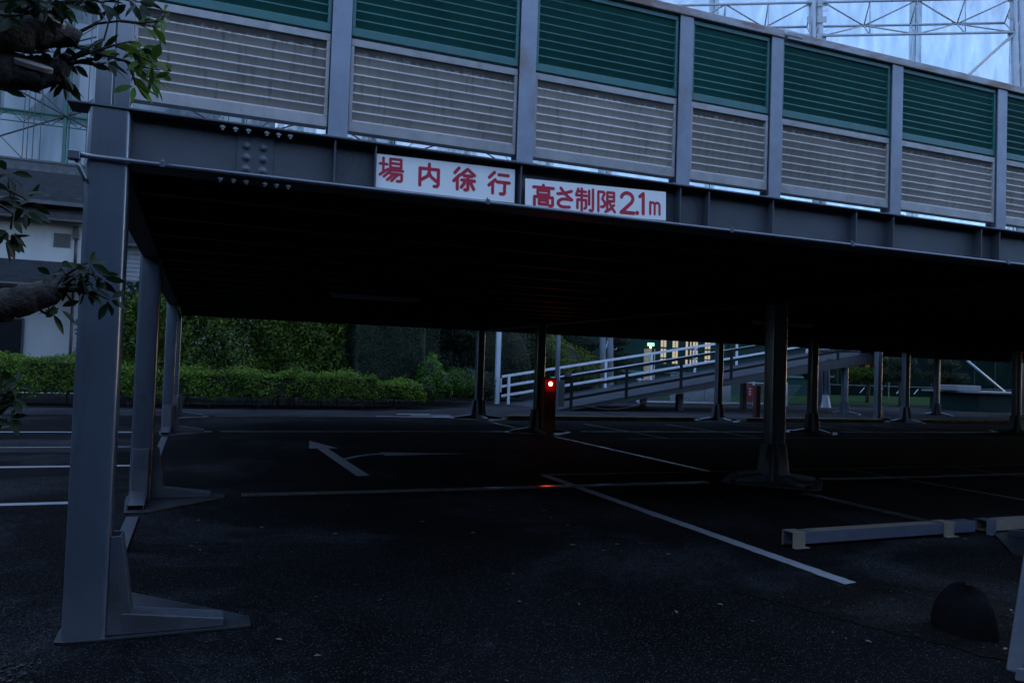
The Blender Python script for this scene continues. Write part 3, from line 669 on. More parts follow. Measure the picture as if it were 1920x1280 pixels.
for side, yb, M_, xs in (('near', RY0+.03, mat('rail_shade_near', (.012, .0125, .014), .9, spec=.05), (12.05, 14.22, 16.5, 18.72, 21.0, 23.9, 25.8)), ('far', RY1-.03, WHITEP, (11.28, 13.4, 15.52, 17.67, 19.83, 22.0, 24.2, 25.9))):  # near railing has the deck's shade put into its darker colour
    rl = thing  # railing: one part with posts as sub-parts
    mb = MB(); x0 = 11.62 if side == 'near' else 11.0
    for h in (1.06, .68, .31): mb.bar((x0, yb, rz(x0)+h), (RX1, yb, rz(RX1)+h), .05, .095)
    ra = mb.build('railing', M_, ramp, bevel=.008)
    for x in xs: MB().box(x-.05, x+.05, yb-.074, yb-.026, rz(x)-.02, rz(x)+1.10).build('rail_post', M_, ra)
for x, y in ((17.0, 25.3), (17.0, 27.9), (22.0, 27.9)):
    MB().box(x-.11, x+.11, y-.11, y+.11, .01, rz(x)-.13).build('support_post', STEEL, ramp, bevel=.01)
cb = MB(); pts = []
for i in range(13):
    t = i/12; pts.append((12.4+3.2*t, 24.44, .22+.42*t-.32*math.sin(t*math.pi)))
cb.tube(pts, .012, 5)
pts = [(15.6+3*i/8, 24.44, .64+.50*i/8-.12*math.sin(i/8*math.pi)) for i in range(9)]
cb.tube(pts, .012, 5); cb.build('hanging_cable', CABLE, ramp)
gp = thing('gate_post', 'tall pale square post at the far foot of the ramp', 'gate post', (10.85, 28.55, 0))
MB().box(10.76, 10.93, 28.47, 28.63, 0, 3.6).build('post', WHITEPOLE, gp, bevel=.01)
MB().box(10.935, 11.0, 28.44, 28.66, .45, 1.0).build('hinge_plate', WHITEPOLE, gp, bevel=.004)
gp2 = thing('gate_post', 'dark square post at the near foot of the ramp beside the red cabinet', 'gate post', (11.5, 24.45, 0))
MB().box(11.42, 11.54, 24.40, 24.52, 0, 3.4).build('post', STEEL, gp2, bevel=.008)
MB().box(11.545, 11.75, 24.38, 24.54, .15, 1.05).build('gate_housing', DARK, gp2, bevel=.01)
sb = thing('sensor_box', 'small dark sensor box on top of the near ramp railing', 'box', (11.9, 24.5, 1.2))
MB().box(11.80, 12.02, 24.44, 24.58, 1.17, 1.34).build('body', DARK, sb, bevel=.01)
MB().dome((11.91, 24.439, 1.27), (0, -1, 0), .012, .012, 8, 3).build('indicator', emis('indicator', (1, .12, .08), .02), sb)
hb = thing('height_bar', 'yellow and black striped clearance beam below the upper ramp', 'height bar', (25, 24.6, 2.05))
MB().box(23.5, 26.6, 24.58, 24.64, 1.92, 2.22).build('beam', BLACK, hb)
st = MB()
YST = mat('stripe_yellow', (.42, .28, .03), .6)
for i in range(5):
    x = 23.62+i*.6; st.add([(x, 24.575, 1.93), (x+.26, 24.575, 1.93), (x+.38, 24.575, 2.21), (x+.12, 24.575, 2.21)], [(0, 1, 2, 3)])
st.build('stripes', YST, hb)
rp = thing('steel_post', 'dark red oxide post under the ramp behind the middle column', 'post', (17.2, 22.0, 0))
MB().box(17.25, 17.43, 21.2, 21.38, 0.0, 1.12).build('post', RUSTRED, rp, bevel=.008)
MB().box(17.17, 17.51, 21.12, 21.46, .004, .02).build('foot_plate', BASEM, rp)

# ------------------------------------------------------------------ chain-link fence, board, red sign behind the ramp
cf = thing('chain_link_fence', 'low chain-link fence with white rails seen below the ramp', 'fence', (21, 30.9, 0))
mb = MB(); fx0, fx1, fz0, fz1 = 18.5, 27.0, .14, 1.05
for x in np.arange(fx0, fx1, .11):
    for sgn in (1, -1):
        dx = (fz1-fz0); xa, xb = (x, x+dx) if sgn > 0 else (x+dx, x)
        mb.bar((xa, 30.9+.003*sgn, fz0), (xb, 30.9+.003*sgn, fz1), .008, .008)
mb.build('wire_mesh', mat('wire_green', (.10, .16, .16), .5), cf)
MB().box(fx0, fx1, 30.86, 30.94, .06, .13).box(fx0, fx1, 30.87, 30.93, 1.06, 1.11).build('rail', WHITEP, cf)
for x in (18.6, 20.6, 22.75, 24.9, 26.9): MB().box(x-.04, x+.04, 30.80, 30.855, -.05, 1.15).build('fence_post', WHITEP, cf)
bd = thing('utility_cabinet', 'plain pale cabinet standing behind the chain-link fence', 'cabinet', (22.4, 31.6, 0))
MB().box(21.1, 24.1, 31.5, 32.2, .12, 1.35).build('body', mat('cabinet_pale', (.22, .24, .27), .6), bd, bevel=.015)
MB().box(21.15, 24.05, 31.52, 32.18, 0, .119).build('plinth', CONC, bd)
MB().box(22.55, 22.57, 31.488, 31.499, .15, 1.32).build('door_seam', DARK, bd)
rs = thing('warning_sign', 'narrow upright red sign on the chain-link fence', 'sign', (24.7, 30.8, .5))
MB().box(24.50, 24.86, 30.81, 30.84, .18, .98).build('board', mat('warn_red', (.20, .010, .016), .5), rs)
mb = MB()
for zz in (.80, .67, .54): mb.box(24.63, 24.73, 30.803, 30.809, zz-.045, zz+.012).box(24.60, 24.76, 30.803, 30.809, zz+.016, zz+.034)
mb.build('lettering', WHITEP, rs)

# ------------------------------------------------------------------ foliage
def leaf_mesh(name, P, N, size, material, parent=None, wl=.45, flop=.5):
    """one elongated folded quad per point"""
    n = len(P); P = np.asarray(P, float); N = np.asarray(N, float)
    N = N+NR.normal(0, flop, (n, 3)); N /= np.linalg.norm(N, axis=1)[:, None]+1e-9
    A = NR.normal(0, 1, (n, 3)); A -= N*(A*N).sum(1)[:, None]; A /= np.linalg.norm(A, axis=1)[:, None]+1e-9
    B = np.cross(N, A); S = (size*NR.uniform(.65, 1.3, n))[:, None]
    V = np.empty((n, 4, 3))
    V[:, 0] = P-A*S*.5; V[:, 1] = P+B*S*wl*.5+N*S*.08; V[:, 2] = P+A*S*.5-N*S*.10; V[:, 3] = P-B*S*wl*.5+N*S*.08
    me = bpy.data.meshes.new(name); me.vertices.add(4*n); me.vertices.foreach_set('co', V.ravel().astype(np.float32))
    me.loops.add(4*n); me.loops.foreach_set('vertex_index', np.arange(4*n, dtype=np.int32))
    me.polygons.add(n); me.polygons.foreach_set('loop_start', np.arange(0, 4*n, 4, dtype=np.int32)); me.polygons.foreach_set('loop_total', np.full(n, 4, np.int32))
    me.update()
    at = me.attributes.new('tone', 'FLOAT', 'POINT')
    f = np.sin(P[:, 0]*3.1+P[:, 2]*2.3)*.16+np.sin(P[:, 0]*7.7+P[:, 1]*5+P[:, 2]*6.1)*.14
    tone = np.clip(.45+f+NR.normal(0, .20, n), 0, 1)
    at.data.foreach_set('value', np.repeat(tone, 4).astype(np.float32))
    me.materials.append(material)
    o = bpy.data.objects.new(name, me); col.objects.link(o)
    if parent: o.parent = parent; o.matrix_parent_inverse = Matrix.Translation(parent_loc(parent)).inverted()
    return o
def box_points(x0, x1, y0, y1, z0, z1, dens, wob=.07, rad=.12, faces='fblrt'):
    """points on the faces of a clipped hedge, with a lumpy surface and rounded edges"""
    P, N = [], []
    spec = {'f': ((x1-x0)*(z1-z0), (0, -1, 0)), 'b': ((x1-x0)*(z1-z0), (0, 1, 0)), 'l': ((y1-y0)*(z1-z0), (-1, 0, 0)), 'r': ((y1-y0)*(z1-z0), (1, 0, 0)), 't': ((x1-x0)*(y1-y0), (0, 0, 1))}
    c = np.array([(x0+x1)/2, (y0+y1)/2, (z0+z1)/2]); hs = np.array([(x1-x0)/2, (y1-y0)/2, (z1-z0)/2])
    for f in faces:
        ar_, nv = spec[f]; k = int(ar_*dens); nv = np.array(nv, float)
        q = NR.uniform(-1, 1, (k, 3))*hs
        ax = int(np.argmax(np.abs(nv))); q[:, ax] = nv[ax]*hs[ax]
        inner = np.clip(q, -(hs-rad), hs-rad); dd = q-inner; L = np.linalg.norm(dd, axis=1)[:, None]+1e-9
        nn = dd/L; q = inner+nn*rad
        lump = (np.sin(q[:, 0]*4.3+q[:, 2]*3.1+c[0])+np.sin(q[:, 0]*9.7-q[:, 2]*7.3+q[:, 1]*5)*.6+np.sin(q[:, 1]*6+q[:, 0]*2.2)*.5)*wob*.6
        depth = -np.abs(NR.normal(0, wob*.9, k))+np.maximum(0, NR.normal(0, wob*.45, k))
        q = q+nn*(lump+depth)[:, None]
        P.append(q+c); N.append(nn)
    return np.concatenate(P), np.concatenate(N)
def ell_points(c, r, n, wob=.06, zmin=-1.0):
    d = NR.normal(0, 1, (n, 3)); d /= np.linalg.norm(d, axis=1)[:, None]; d = d[d[:, 2] > zmin]
    n = len(d); r = np.array(r)
    lump = 1+wob*(np.sin(d[:, 0]*6+c[0])+np.sin(d[:, 2]*7+d[:, 1]*5)*.7)-np.abs(NR.normal(0, wob*1.3, n))+np.maximum(0, NR.normal(0, wob*.5, n))
    return np.array(c)+d*r*lump[:, None], d/r/np.linalg.norm(d/r, axis=1)[:, None]
def hedge(name, label, x0, x1, y0, y1, z0, z1, dens, size, M, stems=True, wob=.07, rad=.14, core=.13, flop=.5, group=None):
    t = thing(name, label, 'hedge', ((x0+x1)/2, (y0+y1)/2, 0), group)
    P, N = box_points(x0, x1, y0, y1, z0, z1, dens, wob, rad)
    leaf_mesh('foliage', P, N, size, M, t, flop=flop)
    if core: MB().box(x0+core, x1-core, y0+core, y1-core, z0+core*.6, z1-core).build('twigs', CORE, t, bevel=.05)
    if stems:
        for i in range(int((x1-x0)/.22)):
            mb = MB(); x = rnd.uniform(x0+.1, x1-.1); y = rnd.uniform(y0+.15, y1-.15)
            mb.tube([(x, y, 0), (x+rnd.uniform(-.08, .08), y, z0*.6), (x+rnd.uniform(-.18, .18), y+rnd.uniform(-.1, .1), z0+.25)], [.018, .015, .010], 5)
            mb.build('stem', BARK, t)
    return t
hedge('hedge', 'low clipped hedge in front of the white house', -9.5, -2.55, 23.4, 24.7, .30, 1.27, 800, .085, L_HEDGE, wob=.10)
hedge('hedge', 'long low clipped hedge seen under the deck along the road', -2.1, 5.2, 23.6, 24.9, .27, 1.05, 900, .085, L_HEDGE, wob=.12)
hedge('hedge', 'lower sagging end of the clipped hedge beside the dark block hedge', 5.0, 6.75, 24.1, 25.2, .24, .86, 900, .085, L_HEDGE, wob=.11, rad=.2)
t = hedge('hedge', 'tall loose leafy hedge rising behind the long low hedge', -3.0, 4.75, 26.6, 28.0, .55, 3.3, 260, .14, L_TALL, stems=True, wob=.32, rad=.35, core=0, flop=.9)
P, N = box_points(-2.8, 4.5, 26.9, 27.8,   .7, 3.1, 330, .2, .3); leaf_mesh('inner_leaves', P, N, .15, L_TALL, t, flop=1.2)
hedge('hedge', 'dark block hedge clipped flat and square', 4.85, 7.45, 26.4, 28.2, .62, 3.5, 900, .07, L_DARK, wob=.06, rad=.40, core=.1)
hedge('hedge', 'narrow dark hedge behind the right side of the square block', 7.5, 8.3, 27.8, 29.2, .3, 3.6, 500, .08, L_DARK, wob=.05)
def bush(label, blobs, M, size, dens, cat='bush', name='bush', wob=.08, stem=True):
    c0 = blobs[0][0]; t = thing(name, label, cat, (c0[0], c0[1], 0))
    PP, NN = [], []
    core = MB()
    for c, r in blobs:
        ar_ = 4*math.pi*((r[0]*r[1])**1.6+(r[0]*r[2])**1.6+(r[1]*r[2])**1.6)**(1/1.6)/3**(1/1.6)
        p, n = ell_points(c, r, int(ar_*dens), wob, -.85); PP.append(p); NN.append(n)
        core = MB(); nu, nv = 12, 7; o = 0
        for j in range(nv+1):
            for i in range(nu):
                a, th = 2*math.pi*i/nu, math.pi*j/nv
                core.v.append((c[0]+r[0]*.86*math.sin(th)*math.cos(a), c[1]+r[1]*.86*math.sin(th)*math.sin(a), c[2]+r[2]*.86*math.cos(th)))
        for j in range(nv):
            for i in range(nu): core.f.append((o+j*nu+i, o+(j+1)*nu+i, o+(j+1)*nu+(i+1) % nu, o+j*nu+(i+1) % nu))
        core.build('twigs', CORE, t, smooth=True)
    leaf_mesh('foliage', np.concatenate(PP), np.concatenate(NN), size, M, t)
    return t
bush('upright bright leafy bush right of the square block hedge', [((7.45, 26.0, 1.05), (.42, .42, .72)), ((7.75, 26.1, .75), (.5, .45, .55)), ((7.3, 25.9, .6), (.4, .4, .5))], L_BRIGHT, .13, 420, wob=.13)
bush('round bright green bush clipped low at the road bend', [((8.55, 26.6, .78), (.62, .55, .55))], L_BRIGHT, .09, 800, wob=.07)
bush('dim rounded bush half hidden by the far deck column', [((9.7, 28.3, .75), (.9, .7, .62))], L_DARK, .09, 600, wob=.08)
bush('tall dark egg-shaped topiary behind the pale gate post', [((12.25, 31.8, 1.75), (1.35, 1.2, 1.75)), ((12.25, 31.8, 1.0), (1.45, 1.25, 1.0))], L_PINE, .085, 560, cat='topiary', name='topiary', wob=.035)
bush('mottled light green shrub behind the ramp railing', [((15.4, 32.5, 1.6), (1.2, 1.0, 1.2)), ((16.6, 33.0, 1.2), (1.0, .9, 1.1)), ((14.6, 32.2, 2.1), (.7, .7, .9))], L_TALL, .12, 330, wob=.14)
def tree(label, base, trunk, pads, M, size, dens, name='tree', cat='tree', lean=(0, 0), wob=.08, group=None, tr=.12):
    """trunk with limbs to each foliage pad"""
    bx, by = base; t = thing(name, label, cat, (bx, by, 0), group)
    top = Vector((bx+lean[0], by+lean[1], trunk)); mb = MB()
    mid = Vector((bx+lean[0]*.35+rnd.uniform(-.1, .1), by, trunk*.5))
    mb.tube([(bx, by, 0), tuple(mid), tuple(top)], [tr, tr*.8, tr*.45], 8)
    PP, NN = [], []; core = MB()
    for c, r in pads:
        c = Vector((bx+c[0], by+c[1], c[2])); f = min(.95, max(.3, (c.z-r[2]*.6)/max(trunk, .1)))
        st_ = Vector((bx, by, 0)).lerp(top, f)
        mb.tube([tuple(st_), tuple(st_.lerp(c, .6)+Vector((0, 0, -.08))), tuple(c)], [tr*.45, tr*.32, tr*.15], 6)
        ar_ = 4*math.pi*((r[0]*r[1])**1.6+(r[0]*r[2])**1.6+(r[1]*r[2])**1.6)**(1/1.6)/3**(1/1.6)
        p, n = ell_points(c, r, int(ar_*dens), wob, -1); PP.append(p); NN.append(n)
        p, n = ell_points(c, [q*.7 for q in r], int(ar_*dens*.5), wob*2, -1); PP.append(p); NN.append(n)
    mb.build('trunk', BARK, t, smooth=True)
    leaf_mesh('crown', np.concatenate(PP), np.concatenate(NN), size, M, t, flop=.7)
    return t
# cloud-pruned pines beyond the ramp
tree('cloud-pruned pine with broad dark pads left of the white tower pole', (19.6, 38.0), 2.9, [((-.13, 0, 2.78), (.80, .6, .36)), ((.15, 0, 1.98), (.85, .65, .40)), ((.0, 0, 1.2), (.8, .6, .4)), ((-.5, 0, .7), (.6, .5, .3))], L_PINE, .07, 700, 'cloud_pruned_pine', 'tree', tr=.08)
tree('cloud-pruned pine with small stacked pads right of the white tower pole', (21.5, 38.0), 3.0, [((.02, 0, 3.05), (.64, .5, .26)), ((-.12, 0, 2.63), (.42, .35, .13)), ((.05, 0, 2.27), (.72, .55, .19)), ((.2, 0, 1.80), (.78, .6, .25)), ((-.1, 0, 1.2), (.7, .5, .3))], L_PINE, .065, 800, 'cloud_pruned_pine', 'tree', tr=.08)
tree('cloud-pruned pine standing between the two far dark columns', (37.4, 33.5), 2.4, [((0, 0, 2.45), (1.0, .8, .40)), ((-.4, 0, 1.75), (.9, .7, .36)), ((.5, 0, 1.9), (.8, .7, .32))], L_PINE, .09, 380, 'cloud_pruned_pine', 'tree')
tree('wide cloud-pruned pine behind the slanting white pole', (41.0, 33.6), 2.3, [((-.2, 0, 2.45), (1.0, .8, .36)), ((-.7, 0, 1.75), (.9, .7, .36)), ((.6, 0, 1.7), (1.0, .7, .38)), ((.2, 0, 1.1), (.7, .6, .3))], L_PINE, .09, 380, 'cloud_pruned_pine', 'tree')
tree('small leafy tree with a straight stem left of the pale support column', (33.6, 36.2), 2.6, [((0, 0, 2.2), (1.2, 1, .9)), ((.4, 0, 1.5), (.9, .8, .5))], L_DARK, .14, 200)
tree('small leafy tree with a leaning stem right of the pale support column', (38.0, 36.5), 2.5, [((.3, 0, 2.2), (1.5, 1, .9)), ((-.8, 0, 1.7), (.9, .8, .5)), ((1.1, 0, 1.6), (.8, .7, .4))], L_TALL, .14, 200, lean=(.4, 0))
# dark trees closing the view behind the hedges
for bx, by, h, rr, lab in ((10.2, 33.0, 4.6, 2.0, 'dark broadleaf tree filling the gap right of the narrow hedge'), (14.8, 37.0, 5.4, 2.2, 'dark tree standing behind the egg-shaped topiary'), (18.3, 40.0, 5.6, 2.0, 'dark tree with a brown trunk left of the first cloud-pruned pine'),
                            (-2.0, 33.0, 4.2, 1.7, 'dark tree beside the grey siding wall seen between the left columns'), (5.4, 33.5, 4.6, 2.2, 'dark tree peeping above the tall leafy hedge')):
    pads = [((rnd.uniform(-.9, .9)*rr*.7, rnd.uniform(-.5, .5)*rr, h*.30+k_*h*.62/6+rnd.uniform(-.2, .2)), (rr*rnd.uniform(.45, .62), rr*rnd.uniform(.45, .6), rr*rnd.uniform(.3, .42))) for k_ in range(7)]
    tree(lab, (bx, by), h*.9, pads, L_DARK, .16, 130, wob=.16, tr=.16)
bush('slender leafy shrub at the corner of the white house', [((-3.25, 29.0, 1.6), (.35, .3, 1.5)), ((-3.4, 28.9, 2.2), (.28, .28, .9))], L_TALL, .16, 160, name='shrub', cat='shrub', wob=.22)
# unseen hedge added at the left to keep side light off the inner columns
t = hedge('added_shade_hedge', 'tall unseen hedge added to block light from the left', -13, -10.5, -1.4, 22, .2, 5.6, 16, .34, L_DARK, stems=False, wob=.2, rad=.4, core=.3)
# unseen hedge added behind the camera to shade the lower front of the deck
t = hedge('added_shade_hedge', 'tall unseen hedge added to shade the lower front of the deck', -14, 62, -3.6, -1.6, .2, 5.4, 14, .34, L_DARK, stems=False, wob=.25, rad=.4, core=.3)
MB().prism([(-9.6, 23.3), (5, 23.55), (7, 24.6), (9, 26.2), (9, 29.5), (-9.6, 29.5)], -.02, .03).build('soil', SOIL)['kind'] = 'structure'
# ------------------------------------------------------------------ white house at the left
hs = thing('white_house', 'white plastered house with dark stepped tiled roofs behind the hedge', 'house', (-8, 32, 0))
MB().box(-16, -3.9, 31.0, 38, 0, 6.72).build('wall', PLASTER, hs)
def roof(name, x0, x1, ye, yr, ze, zr, n, parent, th=.16):
    mb = MB()
    for i in range(n):
        t0, t1 = i/n, (i+1)/n
        ya, yb = ye+(yr-ye)*t0, ye+(yr-ye)*t1; za, zb = ze+(zr-ze)*t0, ze+(zr-ze)*t1
        mb.add([(x0, ya, za+th), (x1, ya, za+th), (x1, yb+.06, zb+.012), (x0, yb+.06, zb+.012), (x0, ya+.07, za-.01), (x1, ya+.07, za-.01)], [(0, 1, 2, 3), (4, 5, 1, 0)])
    mb.add([(x0, ye, ze-.10), (x1, ye, ze-.10), (x1, yr, zr-.15), (x0, yr, zr-.15)], [(0, 3, 2, 1)])
    mb.add([(x0, ye-.02, ze-.12), (x1, ye-.02, ze-.12), (x1, ye-.02, ze+.01), (x0, ye-.02, ze+.01)], [(0, 1, 2, 3)])
    mb.add([(x1, ye, ze-.10), (x1, yr, zr-.15), (x1, yr, zr+.05), (x1, ye, ze+.05)], [(0, 1, 2, 3)])
    return mb.build(name, TILE, parent)
r1 = roof('roof', -17, -3.35, 30.0, 34.5, 6.45, 8.20, 13, hs)
MB().box(-17, -3.4, 34.4, 34.75, 8.20, 8.62).box(-17, -3.35, 34.35, 34.8, 8.62, 8.70).build('ridge', TILE, r1)
mb = MB()
for i in range(34):
    x = -17+i*.4+.2; mb.dome((x, 34.4, 8.25), (0, -1, .0), .17, .05, 10, 3)
mb.build('ridge_tiles', TILE, r1)
r2 = roof('roof', -17, -3.55, 30.2, 31.0, 5.92, 6.20, 5, hs)
mb = MB()
for i in range(14): x = -16.6+i*.95; mb.box(x, x+.16, 30.35, 30.40, 6.03, 6.10)
mb.build('snow_guards', TILE, r2)
mb = MB()
for i in range(14): x = -16.4+i*.95; mb.box(x, x+.16, 30.25, 30.30, 6.58, 6.68)
mb.build('snow_guards', TILE, r1)
r3 = roof('roof', -17, -3.25, 29.4, 31.0, 3.62, 4.45, 9, hs)
MB().tube([(-17, 29.36, 3.58), (-3.3, 29.36, 3.58)], .06, 8).build('gutter', BLACK, hs, smooth=True)
MB().tube([(-17, 30.14, 5.86), (-3.5, 30.14, 5.86)], .06, 8).build('gutter', BLACK, hs, smooth=True)
MB().box(-4.17, -3.98, 30.82, 30.98, 5.35, 5.80).build('rain_head', BLACK, hs, bevel=.02)
MB().tube([(-4.06, 30.9, 5.4), (-4.06, 30.9, 4.4)], .05, 8).tube([(-4.06, 30.85, 3.5), (-4.06, 30.85, 0)], .05, 8).build('downpipe', BLACK, hs, smooth=True)
MB().box(-16, -3.89, 30.93, 30.999, 6.05, 6.70).build('eave_shade_strip', BLACK, hs)  # black strip over the wall stands in for the shade under the upper eave
wi = MB().box(-8.2, -5.55, 30.93, 30.99, .6, 2.48).build('window', WINDOWD, hs)
MB().box(-8.25, -5.50, 30.90, 30.98, 2.481, 2.54).box(-5.549, -5.49, 30.90, 30.98, .6, 2.48).box(-6.9, -6.84, 30.90, 30.929, .6, 2.48).build('frame', BLACK, wi)
MB().box(-4.75, -4.25, 30.95, 30.99, 5.05, 5.52).build('vent', BLACK, hs)
s2 = thing('grey_house', 'grey house with horizontal siding glimpsed between the two left columns', 'house', (-2, 40, 0))
mb = MB().box(-3.5, 2.5, 40, 46, 0, 6.4)
mb.build('wall', SIDING, s2)
mb = MB()
for i in range(32): mb.add([(-3.5, 39.985, .2*i), (2.5, 39.985, .2*i), (2.5, 39.965, .2*i+.02), (-3.5, 39.965, .2*i+.02), (-3.5, 39.99, .2*i+.19), (2.5, 39.99, .2*i+.19)], [(0, 1, 2, 3), (3, 2, 5, 4)])
mb.build('siding', SIDING, s2)
roof('roof', -4.0, 3.0, 39.4, 43, 6.45, 7.6, 12, s2)

# ------------------------------------------------------------------ clubhouse with lit windows
ch = thing('clubhouse', 'dark green building with tall lit windows beyond the ramp', 'building', (32, 48, 0))
MB().box(22.5, 46, 48, 58, 0, 5.2).build('wall', DKGREEN, ch)
def D(px): return px
for x0, x1 in ((30.55, 30.99), (31.53, 31.97), (32.65, 33.12), (33.26, 33.66), (34.3, 34.75)):
    f = MB().box(x0-.05, x1+.05, 47.955, 47.99, 2.0, 3.80).build('window', DARK, ch)
    for z0, z1 in ((2.08, 2.40), (2.50, 3.10), (3.24, 3.72)): MB().box(x0, x1, 47.94, 47.954, z0, z1).build('pane', WINLIT, f)
    MB().box((x0+x1)/2-.02, (x0+x1)/2+.02, 47.925, 47.939, 2.02, 3.76).build('mullion', DARK, f)
for x in (24, 26.8, 29.9, 32.9, 36.5): MB().box(x-.08, x+.08, 47.90, 47.999, 0, 5.2).build('wall_rib', DKGREEN, ch)
MB().box(22.4, 46.1, 47.88, 47.999, 1.35, 1.50).build('wall_band', GREENPOLE, ch)
MB().box(29.2, 30.1, 47.95, 47.995, 0, 3.05).build('door', mat('door_tan', (.35, .24, .13), .6), ch)
MB().box(29.45, 29.95, 47.86, 47.949, 3.26, 3.48).build('exit_light', EXITG, ch)
MB().dome((29.7, 47.94, 3.16), (0, -1, 0), .07, .10, 8, 3).build('wall_lamp', WARM, ch)
MB().box(22.3, 46.2, 47.6, 58.2, 5.21, 5.4).build('roof', DKGREEN, ch)
# shed and fence at the far right
sh = thing('shed', 'dark green shed with a pale roof edge at the far right', 'shed', (40, 29, 0))
MB().box(36.0, 44, 27.6, 30.4, 0, .94).build('wall', DKGREEN, sh)
MB().box(35.6, 44.3, 27.4, 30.6, .941, 1.02).build('roof', STANDW, sh)
MB().box(35.4, 37.2, 28.4, 29.4, 1.021, 1.30).build('roof_duct', STANDW, sh, bevel=.03)
of = thing('range_fence', 'low dark netting fence with angled pale tops along the lawn', 'fence', (45, 52, 0))
MB().box(27, 80, 52.0, 52.02, 0, .85).build('netting', NETD, of)
MB().box(27, 80, 51.94, 52.0, .85, .92).build('rail', BLACK, of)
mb = MB()
for i in range(24): x = 28+i*2.1; mb.bar((x, 51.9, .25), (x+.28, 51.7, .70), .06, .06)
mb.build('outriggers', WHITEP, of)
fl = thing('flood_lamp', 'small bright lamp cluster glimpsed beside the pale H column', 'lamp', (50, 46, 0))
MB().tube([(50.05, 46, 0), (50.05, 46, 1.9)], .05, 6).build('lamp_post', BLACK, fl)
MB().box(49.75, 50.0, 45.9, 46, 1.75, 1.87).box(50.1, 50.4, 45.9, 46, 1.77, 1.90).build('lamp_head', LAMPW, fl)

# ------------------------------------------------------------------ golf range frame and netting
gr = thing('net_frame', 'white tubular tower frame with lattice truss above the louvred fence', 'net frame', (28.6, 30.2, 0))
TD = Vector((.875, -.484, 0)); T0 = Vector((28.32, 29.88, 0)); TN = Vector((.484, .875, 0))
def tp(s, o, z): return tuple(T0+TD*s+TN*o+Vector((0, 0, z)))
for s in (-10.45, 0, 9.3):
    for o_, sh_ in ((0, -.17), (0.1, .19)):
        MB().tube([tp(s+sh_, o_, 0), tp(s+sh_-1.15, o_, 30)], .165, 14).build('tower_tube', WHITEPOLE, gr, smooth=True)
    MB().tube([tp(s+.06, 0, 0), tp(s+.06, 0, .6)], [.30, .18], 12).build('tower_foot', WHITEPOLE, gr)
    mb = MB()
    for z in np.arange(2, 28, 2.0): mb.bar(tp(s-.2-.038*z, 0, z), tp(s+.2-.038*z, 0, z+1.4), .06)
    mb.build('tower_lacing', WHITEPOLE, gr)
    mb = MB()
    for z in np.arange(1.5, 24, 1.0):
        mb.tube([tp(s+.33-.038*z, -.05, z), tp(s+.52-.038*z, -.05, z), tp(s+.52-.038*z, -.05, z+.10)], .015, 4)
    mb.build('step_irons', WHITEPOLE, gr)
ZC = (19.87, 19.05, 18.2); OC = (0., .9, 0.)
for a, b in ((-30, -1.0), (-.45, 8.3), (8.9, 30)):
    for z, o_ in zip(ZC, OC): MB().tube([tp(a, o_-.2, z), tp(b, o_-.2, z)], .065, 8).build('chord', WHITEPOLE, gr, smooth=True)
    mb = MB(); n = max(4, int((b-a)/2.05)); 
    for i in range(n):
        s0 = a+(b-a)*i/n; s1 = a+(b-a)*(i+1)/n; sm = (s0+s1)/2
        mb.tube([tp(s0, -.2, ZC[0]), tp(s1 if i % 2 else s1, .7, ZC[1])] if i % 2 == 0 else [tp(s0, .7, ZC[1]), tp(s1, -.2, ZC[0])], .04, 6)
        mb.tube([tp(s0, -.2, ZC[2]), tp(s1, .7, ZC[1])] if i % 2 == 0 else [tp(s0, .7, ZC[1]), tp(s1, -.2, ZC[2])], .04, 6)
        mb.tube([tp(s1, -.2, ZC[0]), tp(s1, .7, ZC[1])], .035, 6); mb.tube([tp(s1, .7, ZC[1]), tp(s1, -.2, ZC[2])], .035, 6); mb.tube([tp(s1, -.2, ZC[0]), tp(s1+.02, -.2, ZC[2])], .03, 6)
    mb.build('truss_lacing', WHITEPOLE, gr, smooth=True)
MB().tube([tp(8.4, -.1, 18.2), tp(4.0, -.1, 13.9)], .08, 8).build('knee_brace', WHITEPOLE, gr, smooth=True)
mb = MB()
for s in (-.98, -.48, 8.3):
    for z in ZC: MB().bar(tp(s-.22, -.1, z), tp(s+.22, -.1, z), .03, .30).build('gusset_plate', WHITEPOLE, gr)
bc = thing('brace_pole', 'white slanting brace pole behind the far right columns', 'pole', (45.3, 32.4, 0))
MB().tube([(45.3, 32.4, .45), (38.6, 32.4, 4.2)], .075, 8).build('pole', WHITEPOLE, bc, smooth=True)
# dense dark screen round the foot of the range
sc_ = thing('range_screen', 'dark green windscreen closing the foot of the golf range', 'screen', (30, 76, 0))
MB().box(-75, 150, 76, 76.1, 0, 14.5).build('screen', NETD, sc_)
mb = MB()
for i in range(56): mb.box(-74+i*4, -73.85+i*4, 75.85, 75.999, 0, 14.6)
mb.build('posts', DKGREEN, sc_)
